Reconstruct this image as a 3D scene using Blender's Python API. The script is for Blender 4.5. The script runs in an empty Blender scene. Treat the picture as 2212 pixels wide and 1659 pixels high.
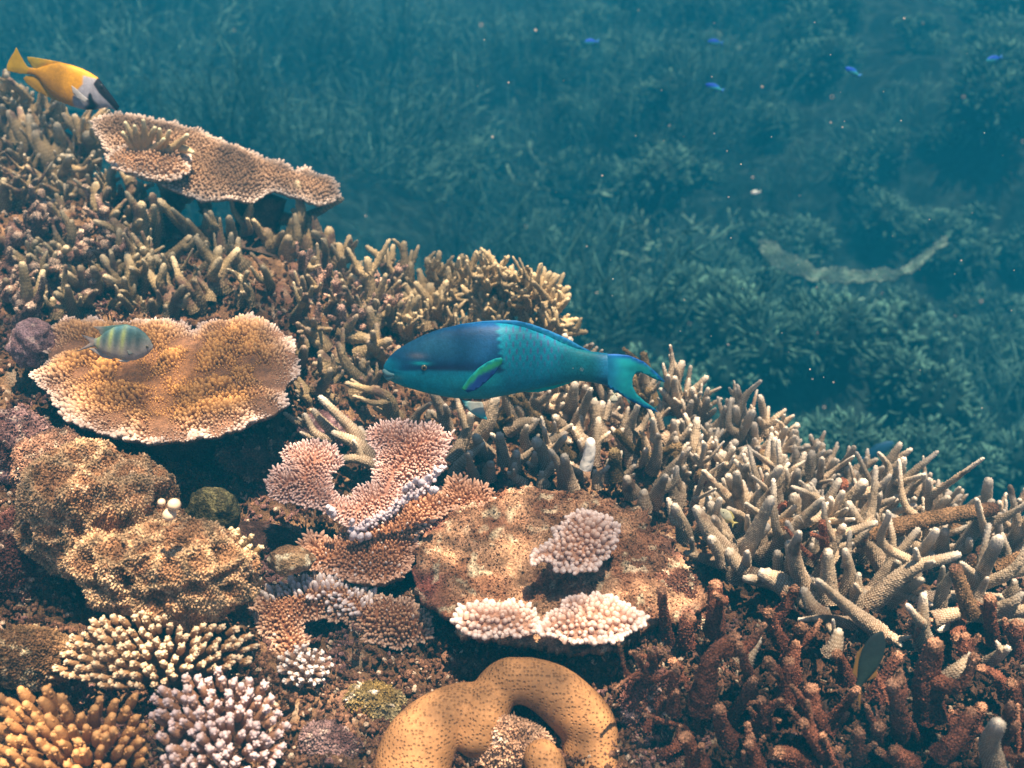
import bpy, math, random
import numpy as np
from mathutils import Vector, Matrix
from mathutils.geometry import delaunay_2d_cdt
rnd = random.Random(7); rng = np.random.default_rng(7)
S = bpy.context.scene; C = S.collection

# ------------------------------------------------------------------ camera, sky, sun, exposure
PITCH = math.radians(25.0); FPX = 2372.0            # focal length in 2212-wide picture units
cam_d = bpy.data.cameras.new('camera'); cam = bpy.data.objects.new('camera', cam_d); C.objects.link(cam)
cam.location = (0, 0, 0); cam.rotation_euler = (math.radians(90) - PITCH, 0, 0)
cam_d.sensor_width = 36.0; cam_d.lens = 36.0 * FPX / 2212.0
cam_d.clip_start = 0.02; cam_d.clip_end = 200.0
cam_d.dof.use_dof = True; cam_d.dof.focus_distance = 1.42; cam_d.dof.aperture_fstop = 4.8
S.camera = cam
SUN_DIR = Vector((0.14, -0.16, 1.0)).normalized()     # towards the sun
sun_el = math.asin(SUN_DIR.z); sun_az = math.atan2(SUN_DIR.x, SUN_DIR.y)
w = bpy.data.worlds.new('World'); S.world = w; w.use_nodes = True
nt = w.node_tree; bg = nt.nodes['Background']
sky = nt.nodes.new('ShaderNodeTexSky'); sky.sky_type = 'NISHITA'; sky.sun_disc = False
sky.sun_elevation = sun_el; sky.sun_rotation = sun_az
nt.links.new(sky.outputs[0], bg.inputs[0]); bg.inputs[1].default_value = 0.07
sl = bpy.data.lights.new('sun', 'SUN'); sl.energy = 5.0; sl.angle = math.radians(0.6); sl.color = (1.0, 0.88, 0.64)
so = bpy.data.objects.new('sun', sl); C.objects.link(so)
so.rotation_euler = SUN_DIR.to_track_quat('Z', 'Y').to_euler()
S.view_settings.view_transform = 'Standard'; S.view_settings.look = 'None'
S.view_settings.exposure = 1.72; S.view_settings.gamma = 1.0
S.cycles.use_denoising = True
S.cycles.max_bounces = 6; S.cycles.diffuse_bounces = 3; S.cycles.glossy_bounces = 2
S.cycles.volume_bounces = 1; S.cycles.transparent_max_bounces = 8
S.cycles.sample_clamp_indirect = 6.0

# ------------------------------------------------------------------ numeric helpers
def hsh(ix, iy, iz, seed):
    n = (ix * 374761393 + iy * 668265263 + iz * 2147483647 + seed * 1274126177).astype(np.int64) & 0xffffffff
    n = ((n ^ (n >> 13)) * 1274126177) & 0xffffffff
    n = ((n ^ (n >> 16)) * 2246822519) & 0xffffffff
    return ((n ^ (n >> 15)) & 0xffff) / 65535.0
def vnoise(p, seed=0):
    p = np.asarray(p, float); i = np.floor(p).astype(np.int64); f = p - i; f = f * f * (3 - 2 * f)
    r = 0
    for dx in (0, 1):
        for dy in (0, 1):
            for dz in (0, 1):
                wt = (f[..., 0] if dx else 1 - f[..., 0]) * (f[..., 1] if dy else 1 - f[..., 1]) * (f[..., 2] if dz else 1 - f[..., 2])
                r = r + wt * hsh(i[..., 0] + dx, i[..., 1] + dy, i[..., 2] + dz, seed)
    return r * 2 - 1
def fbm(p, scale, octs=4, seed=0, gain=0.5):
    p = np.asarray(p, float) * scale; a = 1.0; r = 0; s = 0
    for o in range(octs):
        r = r + a * vnoise(p + o * 17.3, seed + o); s += a; a *= gain; p = p * 2.03
    return r / s
def worley(p, scale, seed=0):
    p = np.asarray(p, float) * scale; b = np.floor(p).astype(np.int64); f1 = np.full(p.shape[:-1], 9.0); f2 = f1.copy()
    for dx in (-1, 0, 1):
        for dy in (-1, 0, 1):
            for dz in (-1, 0, 1):
                c = b + [dx, dy, dz]; o = np.stack([hsh(c[..., 0], c[..., 1], c[..., 2], seed + k) for k in range(3)], -1)
                d = np.linalg.norm(c + o - p, axis=-1); f2 = np.where(d < f1, f1, np.minimum(f2, d)); f1 = np.minimum(f1, d)
    return f1, f2
def p3(x, y, z=None):
    x = np.asarray(x, float); y = np.asarray(y, float)
    return np.stack([x, y, np.zeros_like(x) if z is None else np.asarray(z, float)], -1)
def L3(r, g, b):                                     # sRGB 0-255 -> linear
    return np.array([((c / 255 + 0.055) / 1.055) ** 2.4 if c > 10 else c / 255 / 12.92 for c in (r, g, b)])
def norm(v):
    v = np.asarray(v, float); return v / (np.linalg.norm(v, axis=-1, keepdims=True) + 1e-12)
def mix(a, b, t):
    t = np.asarray(t)[..., None]; return np.asarray(a) * (1 - t) + np.asarray(b) * t
def sstep(a, b, x):
    t = np.clip((np.asarray(x, float) - a) / (b - a), 0, 1); return t * t * (3 - 2 * t)

CF = np.array([0, math.cos(PITCH), -math.sin(PITCH)]); CU = np.array([0, math.sin(PITCH), math.cos(PITCH)]); CR = np.array([1.0, 0, 0])
def ray(px, py):
    px = np.asarray(px, float)[..., None]; py = np.asarray(py, float)[..., None]
    d = CF + CR * (px - 1106) / FPX + CU * (829.5 - py) / FPX
    return d / d[..., 1:2]                           # y component 1: point = ray * Y
def at(px, py, Y): return ray(px, py) * np.asarray(Y, float)[..., None]
CROPS = {'P': (0, 0, 1), 1: (0, 0, .35), 4: (0, 525.4, .35), 5: (719, 525.4, .35), 6: (1438, 525.4, .35), 7: (0, 1078.4, .35),
         8: (719, 1078.4, .35), 9: (1438, 1078.4, .35), 'L': (0, 331.8, .25), 'M': (497.7, 884.8, .25), 'F': (0, 83, .13),
         'R': (1659, 1216.6, .25), 'G': (774.2, 636, .325)}
def tp(crop, x, y):
    ox, oy, s = CROPS[crop]; return ox + np.asarray(x, float) * s, oy + np.asarray(y, float) * s

# ------------------------------------------------------------------ the seabed as one height field z(x, y)
ANC = [(-900, 1750, .86), (-900, 1200, 1.15), (-900, 700, 1.65), (-900, 150, 2.3), (-200, 1750, .84), (0, 1659, .88), (300, 1659, .88), (600, 1659, .88), (1100, 1659, .90), (1600, 1659, .90), (2212, 1659, .92),
       (3100, 1659, .95), (3100, 1300, 1.25), (0, 1300, 1.07), (350, 1250, 1.12), (600, 1250, 1.16), (1150, 1350, 1.10), (1500, 1350, 1.08), (1850, 1350, 1.12), (2212, 1350, 1.14),
       (0, 980, 1.30), (350, 1010, 1.32), (650, 1100, 1.30), (900, 1000, 1.42), (1250, 1030, 1.42), (1500, 1130, 1.34), (1800, 1180, 1.32), (2212, 1240, 1.28),
       (0, 700, 1.62), (350, 690, 1.63), (640, 700, 1.62), (850, 800, 1.62), (1100, 860, 1.58), (1350, 950, 1.52),
       (0, 450, 1.95), (300, 500, 1.88), (600, 590, 1.80), (850, 680, 1.76)]
RIDGE = [(-1500, 60, 2.5), (-900, 130, 2.4), (0, 270, 2.25), (300, 420, 2.12), (600, 545, 1.98), (900, 660, 1.88), (1200, 750, 1.76), (1400, 890, 1.66), (1600, 985, 1.58), (1900, 1095, 1.52), (2212, 1165, 1.48), (2800, 1260, 1.46), (3600, 1360, 1.44)]
pts = np.array([at(a, b, c) for a, b, c in ANC + RIDGE])
rp = np.array([at(a, b, c) for a, b, c in RIDGE])
def tps_fit(P, v, lam=1e-4):
    n = len(P); d = np.linalg.norm(P[:, None] - P[None], axis=-1)
    K = np.where(d > 0, d * d * np.log(d + 1e-12), 0) + lam * np.eye(n)
    A = np.zeros((n + 3, n + 3)); A[:n, :n] = K; A[:n, n] = 1; A[:n, n + 1:] = P; A[n, :n] = 1; A[n + 1:, :n] = P.T
    return np.linalg.solve(A, np.concatenate([v, np.zeros(3)]))
TP = pts[:, :2]; TW = tps_fit(TP, pts[:, 2])
def tps(x, y):
    q = np.stack([x.ravel(), y.ravel()], 1); out = np.zeros(len(q))
    for i in range(0, len(q), 20000):
        s = q[i:i + 20000]; d = np.linalg.norm(s[:, None] - TP[None], axis=-1)
        out[i:i + 20000] = np.where(d > 0, d * d * np.log(d + 1e-12), 0) @ TW[:len(TP)] + TW[len(TP)] + s @ TW[len(TP) + 1:]
    return out.reshape(x.shape)
def height(x, y):
    x = np.asarray(x, float); y = np.asarray(y, float)
    r = np.interp(x, rp[:, 0], rp[:, 1]); rz = np.interp(x, rp[:, 0], rp[:, 2])
    xc = np.clip(x, -1.5, 1.5); yc = np.clip(np.minimum(y, r), .72, 2.6)
    z = tps(xc, yc)
    over = np.maximum(y - r, 0)
    z = np.where(over > 0, rz + (z - rz) * 0.0, z) - over * 1.25 - np.where(over > 0, 0.02 * sstep(0, .1, over), 0)
    far = np.interp(y, [0, 3.2, 4.5, 6.5, 9, 13, 20], [-2.05, -2.05, -1.75, -1.15, -.85, .1, .6])
    far = far + .55 * fbm(p3(x, y), .8, 3, 5) + .25 * np.exp(-((x + 1.0) ** 2 / 1.2 + (y - 4.6) ** 2 / .8)) - .3 * np.exp(-((x - 1.6) ** 2 / .5 + (y - 4.2) ** 2 / .5))
    far = far + .45 * np.exp(-((x - 1.1) ** 2 / .25 + (y - 2.75) ** 2 / .12)) + .25 * np.exp(-((x - .9) ** 2 / .5 + (y - 3.7) ** 2 / .3))
    far = np.minimum(far + .02 * np.maximum(np.abs(x) - 5, 0) ** 2, .3)
    k = .12; h = np.clip(.5 + .5 * (z - far) / k, 0, 1)
    return far * (1 - h) + z * h + k * h * (1 - h)
# depth lookup: for every picture unit where its ray meets the height field
gx = np.arange(-660, 2881, 12.0); gy = np.arange(-60, 1990, 12.0)
GX, GY = np.meshgrid(gx, gy); RY = ray(GX, GY); DEP = np.full(GX.shape, 14.0); todo = np.ones(GX.shape, bool)
hx = np.linspace(-6, 6, 241); hy = np.concatenate([np.arange(.5, 3, .02), np.arange(3, 14.1, .1)])
HG = height(*np.meshgrid(hx, hy))
def hfast(x, y):
    fx = np.clip((x + 6) / 12 * 240, 0, 239.999); iy = np.clip(np.searchsorted(hy, y) - 1, 0, len(hy) - 2)
    fy = np.clip((y - hy[iy]) / (hy[iy + 1] - hy[iy]), 0, 1); ix = fx.astype(int); fx = fx - ix
    return (HG[iy, ix] * (1 - fx) + HG[iy, ix + 1] * fx) * (1 - fy) + (HG[iy + 1, ix] * (1 - fx) + HG[iy + 1, ix + 1] * fx) * fy
Yv = .6
while Yv < 14:
    q = RY * Yv; hit = todo & (q[..., 2] < hfast(q[..., 0], np.full(GX.shape, Yv)))
    DEP[hit] = Yv; todo &= ~hit; Yv += .01 if Yv < 3 else .04
def depth(px, py):
    fx = np.clip((np.asarray(px, float) + 660) / 12, 0, len(gx) - 1.001); fy = np.clip((np.asarray(py, float) + 60) / 12, 0, len(gy) - 1.001)
    ix = fx.astype(int); iy = fy.astype(int); fx = fx - ix; fy = fy - iy
    a = np.array([DEP[iy, ix], DEP[iy, ix + 1], DEP[iy + 1, ix], DEP[iy + 1, ix + 1]])
    v = (a[0] * (1 - fx) + a[1] * fx) * (1 - fy) + (a[2] * (1 - fx) + a[3] * fx) * fy
    return np.where(a.max(0) > a.min(0) * 1.25, a.min(0), v)
RPX = np.array([r[0] for r in RIDGE]); RPY = np.array([r[2] for r in RIDGE])
def fdepth(px, py):                                  # depth of the near reef, never beyond its ridge
    return np.minimum(depth(px, py), np.interp(px, RPX, RPY))

# ------------------------------------------------------------------ mesh helpers
def mk(name, V, F, mat, col=None, parent=None, base=None, smooth=True):
    V = np.asarray(V, float)
    if base is not None: V = V - np.asarray(base)
    me = bpy.data.meshes.new(name); F = [np.asarray(f, int) for f in F if len(f)]
    me.vertices.add(len(V)); me.vertices.foreach_set('co', V.astype(np.float32).ravel())
    li = np.concatenate([f.ravel() for f in F]); tot = np.concatenate([np.full(len(f), f.shape[1]) for f in F])
    me.loops.add(len(li)); me.loops.foreach_set('vertex_index', li.astype(np.int32))
    me.polygons.add(len(tot)); st = np.concatenate([[0], np.cumsum(tot)[:-1]])
    me.polygons.foreach_set('loop_start', st.astype(np.int32))
    try: me.polygons.foreach_set('loop_total', tot.astype(np.int32))
    except Exception: pass
    me.polygons.foreach_set('use_smooth', np.full(len(tot), smooth))
    if col is not None:
        c = np.ones((len(V), 4), np.float32); c[:, :3] = np.clip(col, 0, 1)
        at_ = me.color_attributes.new('Col', 'FLOAT_COLOR', 'POINT'); at_.data.foreach_set('color', c.ravel())
    me.update(); me.validate()
    me.materials.append(mat)
    o = bpy.data.objects.new(name, me); C.objects.link(o)
    if parent is not None: o.parent = parent
    return o
def thing(name, label, cat, loc, group=None):
    o = bpy.data.objects.new(name, None); C.objects.link(o); o.location = tuple(float(v) for v in loc); o.empty_display_size = .05
    o['label'] = label; o['category'] = cat
    if group: o['group'] = group
    return o
def tag(o, label=None, cat=None, group=None, kind=None):
    if label: o['label'] = label
    if cat: o['category'] = cat
    if group: o['group'] = group
    if kind: o['kind'] = kind
    return o
class Bag:
    def __init__(s): s.V = []; s.F = {3: [], 4: []}; s.C = []; s.n = 0
    def add(s, V, F, col):
        V = np.asarray(V); s.V.append(V); s.C.append(np.broadcast_to(col, V.shape))
        for f in F:
            f = np.asarray(f)
            if len(f): s.F[f.shape[1]].append(f + s.n)
        s.n += len(V)
    def build(s, name, mat, parent=None, base=None):
        F = [np.concatenate(v) for v in s.F.values() if v]
        return mk(name, np.concatenate(s.V), F, mat, np.concatenate(s.C), parent, base)
def spline(P, n):
    P = np.asarray(P, float)
    if len(P) == 2: t = np.linspace(0, 1, n)[:, None]; return P[0] * (1 - t) + P[1] * t
    Q = np.vstack([2 * P[0] - P[1], P, 2 * P[-1] - P[-2]]); out = []
    for u in np.linspace(0, len(P) - 1, n):
        i = min(int(u), len(P) - 2); t = u - i; a, b, c, d = Q[i:i + 4]
        out.append(.5 * (2 * b + (c - a) * t + (2 * a - 5 * b + 4 * c - d) * t * t + (3 * b - a - 3 * c + d) * t ** 3))
    return np.array(out)
def tube(P, R, m=12, seg=.004, rough=.07, cap=True, c0=None, c1=None, ctip=None, tipfrac=.2, wob=.12, seed=None, cor=0.0, cdot=None, cap0=False):
    """round branch along P with radii R, knobbly skin, domed end; returns V, F, colours"""
    seed = rnd.randrange(9999) if seed is None else seed
    P = np.asarray(P, float); Ln = np.sum(np.linalg.norm(np.diff(P, axis=0), axis=1)); n = max(5, int(Ln / seg))
    Q = spline(P, n); r = np.interp(np.linspace(0, 1, n), np.linspace(0, 1, len(R)), R)
    if cap:                                          # rounded tip
        rt = r[-1]; T = norm(Q[-1] - Q[-2]); el = 1.7 if cor else 1.0; e = np.array([.35, .65, .88, .98]) * rt * .95 * el
        Q = np.vstack([Q, Q[-1] + e[:, None] * T]); r = np.concatenate([r, rt * np.sqrt(np.clip(1 - (e / (rt * el)) ** 2, .02, 1))])
    if cap0:
        r0_ = r[0]; T0 = norm(Q[0] - Q[1]); e = np.array([.98, .85, .6, .3]) * r0_
        Q = np.vstack([Q[0] + e[:, None] * T0, Q]); r = np.concatenate([r0_ * np.sqrt(np.clip(1 - (e / r0_) ** 2, .02, 1)), r])
    if cor: m = max(8, 2 * int(round(math.pi * np.max(R) / cor[1])))
    N = len(Q); T = norm(np.gradient(Q, axis=0)); up = np.array([.3, .2, 1.0]) if abs(T[0, 2]) < .9 else np.array([1.0, .1, 0])
    U = norm(np.cross(T, up)); W = np.cross(T, U); a = np.linspace(0, 2 * math.pi, m, endpoint=False)
    stag = (np.arange(N) % 2)[:, None] * (math.pi / m) * (0 if cor else 1)
    A = a[None] + stag; ring = np.cos(A)[..., None] * U[:, None] + np.sin(A)[..., None] * W[:, None]
    V = Q[:, None] + ring * r[:, None, None]
    lo = fbm(V * 1.0, 1 / (np.max(R) * 2.5 + 1e-6), 2, seed)[..., None]
    jit = rng.uniform(-1, 1, V.shape[:2])[..., None]
    V = V + ring * r[:, None, None] * (wob * lo + rough * jit)
    if cor:
        ii = np.arange(N)[:, None]; jj = np.arange(m)[None]; up_ = ((ii % 4 == 0) & (jj % 2 == 0)) | ((ii % 4 == 2) & (jj % 2 == 1)); amp = np.where(up_, 1.0, -.25) * rng.uniform(.1, 1.4, (N, m)) * cor[0] * np.minimum(1, r[:, None] / (3 * cor[0]))
        V = V + (ring + .7 * T[:, None]) * amp[..., None] + T[:, None] * rng.normal(0, .22, (N, m, 1)) * cor[1]
    V = np.vstack([V.reshape(-1, 3), Q[-1] + T[-1] * r[-1] * .3])
    i = np.arange(N - 1)[:, None] * m; j = np.arange(m)[None]; jn = (j + 1) % m
    F4 = np.stack([i + j, i + jn, i + m + jn, i + m + j], -1).reshape(-1, 4)
    F3 = np.stack([(N - 1) * m + np.arange(m), (N - 1) * m + (np.arange(m) + 1) % m, np.full(m, N * m)], -1)
    al = np.concatenate([[0], np.cumsum(np.linalg.norm(np.diff(Q, axis=0), axis=1))]); al = al / al[-1]
    t = np.concatenate([np.repeat(al, m), [1]])
    c = mix(c0, c1 if c1 is not None else c0, sstep(0, .8, t))
    if ctip is not None: c = mix(c, ctip, sstep(1 - tipfrac, 1, t) ** 1.3)
    if cor:
        u_ = np.concatenate([up_.ravel(), [True]]); c = np.where(u_[:, None], mix(c, cdot, np.full(len(c), .62)), c * .80)
    if cap0:
        V = np.vstack([V, V[:m].mean(0)]); c = np.vstack([c, c[:1]]); F3 = np.vstack([F3, np.stack([(np.arange(m) + 1) % m, np.arange(m), np.full(m, len(V) - 1)], -1)])
    return V, [F4, F3], c
# a little coral nub: rounded cone, used by the thousand on plates
def nub_template(m=6, prof=((0, 1), (.45, .95), (.8, .68))):
    a = np.linspace(0, 2 * math.pi, m, endpoint=False); V = []; T = []
    for h, r in prof:
        V += [(r * math.cos(x), r * math.sin(x), h) for x in a]; T += [h] * m
    V.append((0, 0, 1)); T.append(1); k = len(prof)
    F4 = [(i * m + j, i * m + (j + 1) % m, (i + 1) * m + (j + 1) % m, (i + 1) * m + j) for i in range(k - 1) for j in range(m)]
    F3 = [((k - 1) * m + j, (k - 1) * m + (j + 1) % m, k * m) for j in range(m)]
    return np.array(V), np.array(F4), np.array(F3), np.array(T)
NUB = nub_template(); NUBL = nub_template(5, ((0, 1), (.6, .8)))
def nubs(bag, pos, dirs, rad, hgt, cb, ct, tmpl=NUB, tp_=1.5):
    V0, F4, F3, T = tmpl; n = len(pos)
    if not n: return
    pos = np.asarray(pos); D = norm(dirs); ref = np.where(np.abs(D[:, 2:3]) > .9, np.array([[1.0, 0, 0]]), np.array([[0, 0, 1.0]]))
    A = norm(np.cross(D, ref)); B = np.cross(D, A); th = rng.uniform(0, 6.28, n)
    A, B = A * np.cos(th)[:, None] + B * np.sin(th)[:, None], -A * np.sin(th)[:, None] + B * np.cos(th)[:, None]
    rad = np.broadcast_to(rad, n)[:, None, None]; hgt = np.broadcast_to(hgt, n)[:, None, None]
    jr = 1 + rng.uniform(-.12, .12, (n, len(V0), 1))
    V = pos[:, None] + A[:, None] * V0[None, :, 0:1] * rad * jr + B[:, None] * V0[None, :, 1:2] * rad * jr + D[:, None] * V0[None, :, 2:3] * hgt
    off = (np.arange(n) * len(V0))[:, None, None]
    cb = np.broadcast_to(cb, (n, 3)); ct = np.broadcast_to(ct, (n, 3))
    tt = (T ** tp_)[None, :, None]; col = cb[:, None] * (1 - tt) + ct[:, None] * tt
    bag.add(V.reshape(-1, 3), [(F4[None] + off).reshape(-1, 4), (F3[None] + off).reshape(-1, 3)], col.reshape(-1, 3))
def inside(poly, q):
    poly = np.asarray(poly); x = q[:, 0]; y = q[:, 1]; r = np.zeros(len(q), bool)
    for (x1, y1), (x2, y2) in zip(poly, np.roll(poly, -1, 0)):
        c = ((y1 > y) != (y2 > y)) & (x < (x2 - x1) * (y - y1) / (y2 - y1 + 1e-15) + x1); r ^= c
    return r
def edist(poly, q):
    poly = np.asarray(poly); d = np.full(len(q), 1e9); nrm = np.zeros((len(q), 2))
    for p1, p2 in zip(poly, np.roll(poly, -1, 0)):
        e = p2 - p1; t = np.clip(((q - p1) @ e) / (e @ e + 1e-15), 0, 1); v = q - (p1 + t[:, None] * e); dd = np.linalg.norm(v, axis=1)
        m = dd < d; d[m] = dd[m]; nrm[m] = v[m]
    return d, nrm
def resample(poly, step, closed=True):
    P = np.asarray(poly, float); P2 = np.vstack([P, P[:1]]) if closed else P
    s = np.concatenate([[0], np.cumsum(np.linalg.norm(np.diff(P2, axis=0), axis=1))]); n = max(4, int(s[-1] / step))
    t = np.linspace(0, s[-1], n, endpoint=not closed)
    return np.stack([np.interp(t, s, P2[:, 0]), np.interp(t, s, P2[:, 1])], 1)
def hexgrid(lo, hi, sp, jit=.25):
    xs = np.arange(lo[0], hi[0] + sp, sp); ys = np.arange(lo[1], hi[1] + sp, sp * .866); X, Y = np.meshgrid(xs, ys)
    X = X + (np.arange(len(ys)) % 2)[:, None] * sp / 2; q = np.stack([X.ravel(), Y.ravel()], 1)
    return q + rng.uniform(-jit, jit, q.shape) * sp

# ------------------------------------------------------------------ materials
def material(name, dot=0, dotamt=0.0, dotcol=(.8, .74, .62), bump=.4, nscale=60, namt=.35, rough=.75, algae=0.0, algcol=(.10, .045, .02), spec=.3, dark=False, fine=0.0, sss=0.0):
    m = bpy.data.materials.new(name); m.use_nodes = True; N = m.node_tree.nodes; Lk = m.node_tree.links
    b = N['Principled BSDF']; b.inputs['Roughness'].default_value = rough; b.inputs['Specular IOR Level'].default_value = spec
    tc = N.new('ShaderNodeTexCoord'); at_ = N.new('ShaderNodeAttribute'); at_.attribute_name = 'Col'
    col = at_.outputs['Color']
    def mixn(t, a, c, fac, blend='MIX'):
        x = N.new('ShaderNodeMix'); x.data_type = 'RGBA'; x.blend_type = blend
        for sock, v in ((x.inputs[0], fac), (x.inputs[6], a), (x.inputs[7], c)):
            if isinstance(v, (float, int)): sock.default_value = v
            elif isinstance(v, tuple): sock.default_value = v if len(v) == 4 else v + (1,)
            else: Lk.new(v, sock)
        return x.outputs[2]
    def rng_(v, a, b_, c, d):
        x = N.new('ShaderNodeMapRange'); Lk.new(v, x.inputs[0])
        for k, q in zip((1, 2, 3, 4), (a, b_, c, d)): x.inputs[k].default_value = q
        return x.outputs[0]
    ns = N.new('ShaderNodeTexNoise'); ns.inputs['Scale'].default_value = nscale; ns.inputs['Detail'].default_value = 4; Lk.new(tc.outputs['Object'], ns.inputs['Vector'])
    v = rng_(ns.outputs[0], .3, .7, 1 - namt, 1 + namt)
    cm = N.new('ShaderNodeVectorMath'); cm.operation = 'SCALE'; Lk.new(col, cm.inputs[0]); Lk.new(v, cm.inputs['Scale']); col = cm.outputs[0]
    hgt = None
    if fine:
        n2 = N.new('ShaderNodeTexNoise'); n2.inputs['Scale'].default_value = 420; n2.inputs['Detail'].default_value = 3; Lk.new(tc.outputs['Object'], n2.inputs['Vector'])
        f = rng_(n2.outputs[0], .35, .68, 1 - fine, 1 + fine)
        c2 = N.new('ShaderNodeVectorMath'); c2.operation = 'SCALE'; Lk.new(col, c2.inputs[0]); Lk.new(f, c2.inputs['Scale']); col = c2.outputs[0]
        hgt = n2.outputs[0]
    if dot:
        vo = N.new('ShaderNodeTexVoronoi'); vo.inputs['Scale'].default_value = dot; vo.inputs['Randomness'].default_value = .6; Lk.new(tc.outputs['Object'], vo.inputs['Vector'])
        f = rng_(vo.outputs['Distance'], .15, .42, 1, 0)
        fm = N.new('ShaderNodeMath'); fm.operation = 'MULTIPLY'; Lk.new(f, fm.inputs[0]); fm.inputs[1].default_value = dotamt
        if dark: col = mixn(0, col, dotcol, fm.outputs[0])
        else:
            sc = N.new('ShaderNodeVectorMath'); sc.operation = 'SCALE'; Lk.new(col, sc.inputs[0]); sc.inputs['Scale'].default_value = .82
            col = mixn(0, sc.outputs[0], dotcol, fm.outputs[0])
        hgt = f
    if algae:
        n3 = N.new('ShaderNodeTexNoise'); n3.inputs['Scale'].default_value = 22; n3.inputs['Detail'].default_value = 5; Lk.new(tc.outputs['Object'], n3.inputs['Vector'])
        f = rng_(n3.outputs[0], .62 - algae * .3, .70 - algae * .25, 0, .85)
        col = mixn(0, col, tuple(algcol), f)
    Lk.new(col, b.inputs['Base Color'])
    if sss: b.inputs['Subsurface Weight'].default_value = sss; b.inputs['Subsurface Scale'].default_value = .004
    if bump:
        bp = N.new('ShaderNodeBump'); bp.inputs['Strength'].default_value = bump; bp.inputs['Distance'].default_value = .0015 if dot else .003
        if dark and dot: bp.invert = True
        Lk.new(hgt if hgt is not None else ns.outputs[0], bp.inputs['Height']); Lk.new(bp.outputs[0], b.inputs['Normal'])
    return m
M_STAG = material('staghorn_skin', bump=.5, nscale=30, namt=.3, algae=.10, algcol=(.16, .085, .05), fine=.15)
M_STAGL = material('brown_branch_skin', bump=.8, nscale=30, namt=.4, algae=.35, algcol=(.16, .085, .065), fine=.2)
M_CREAM = material('cream_branch_skin', bump=.6, fine=.15, nscale=40, namt=.25)
M_DEAD = material('algae_covered_skeleton', bump=1.0, nscale=45, namt=.5, fine=.65, rough=.95, spec=.1)
M_TURF = material('turf_algae', bump=.8, nscale=50, namt=.6, fine=.5, rough=.95, spec=.1)
M_NUB = material('polyp_nubs', bump=.3, nscale=500, namt=.18, rough=.7)
M_PLATE = material('plate_skin', bump=.8, nscale=120, namt=.35, fine=.3)
M_MASS = material('massive_coral_skin', dot=250, dotamt=.42, dotcol=(.17, .08, .035), bump=1.0, nscale=26, namt=.38, dark=True, fine=.12)
M_ROCK = material('encrusted_rock', bump=1.0, nscale=55, namt=.5, fine=.55, rough=.95, spec=.1)
M_SEA = material('reef_ground', bump=1.0, nscale=35, namt=.6, fine=.5, rough=.95, spec=.1)
M_FAR = material('far_coral', bump=.5, nscale=30, namt=.3, rough=.9, spec=.1)
M_FISH = material('fish_skin', bump=.12, nscale=160, namt=.14, rough=.55, spec=.25, fine=.10)
M_FIN = material('fin_skin', bump=.0, nscale=90, namt=.14, rough=.6, spec=.2)
M_EYE = material('fish_eye', bump=0, namt=.02, rough=.12, spec=.6)
M_PALE = material('pale_skin', bump=.3, nscale=90, namt=.12, rough=.6)
M_SPECK = material('drifting_particle', bump=0, namt=.1, rough=.6)

# ------------------------------------------------------------------ setting: seabed, unseen caustic sheet
xs = np.unique(np.round(np.concatenate([np.arange(-14, -1.6, .16), np.arange(-1.6, 1.6, .0085), np.arange(1.6, 14.1, .16)]), 4))
ys = np.unique(np.round(np.concatenate([np.arange(-3, .7, .12), np.arange(.7, 2.35, .0085), np.arange(2.35, 7, .05), np.arange(7, 18.1, .16)]), 4))
X, Y = np.meshgrid(xs, ys); Z = height(X, Y); near = (Y < 2.5)
P = p3(X, Y, Z)
rough = np.where(near, .035 * fbm(P, 11, 3, 3) + .022 * (1 - np.abs(fbm(P, 30, 3, 9))) ** 2 + .009 * fbm(P, 95, 2, 4), .10 * fbm(P, 2.2, 4, 8))
Z = Z + rough - np.where(near, .03, .05)
SEAZ = Z.copy(); V = p3(X, Y, Z).reshape(-1, 3); nx = len(xs); i = np.arange(len(ys) - 1)[:, None] * nx; j = np.arange(nx - 1)[None]
F = np.stack([i + j, i + j + 1, i + nx + j + 1, i + nx + j], -1).reshape(-1, 4)
n1 = fbm(V, 9, 3, 21); n2 = fbm(V, 28, 3, 22); n3 = fbm(V, 70, 2, 23)
col = mix((.11, .06, .032), (.24, .14, .075), sstep(-.3, .4, n1)); col = mix(col, (.24, .12, .085), sstep(.2, .5, n2)); col = mix(col, (.42, .33, .24), sstep(.30, .6, n3))
col = mix(col, (.012, .03, .03), sstep(2.0, 2.5, V[:, 1])); col = mix(col, (.055, .022, .014), .75 * sstep(.12, .3, V[:, 0]) * (1 - sstep(1.16, 1.3, V[:, 1])))  # lower right painted darker so the ground reads as a deep shaded hollow
seabed = tag(mk('seabed', V, [F], M_SEA, col), 'rough reddish brown reef rock sloping away into blue depth', kind='structure')
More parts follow.
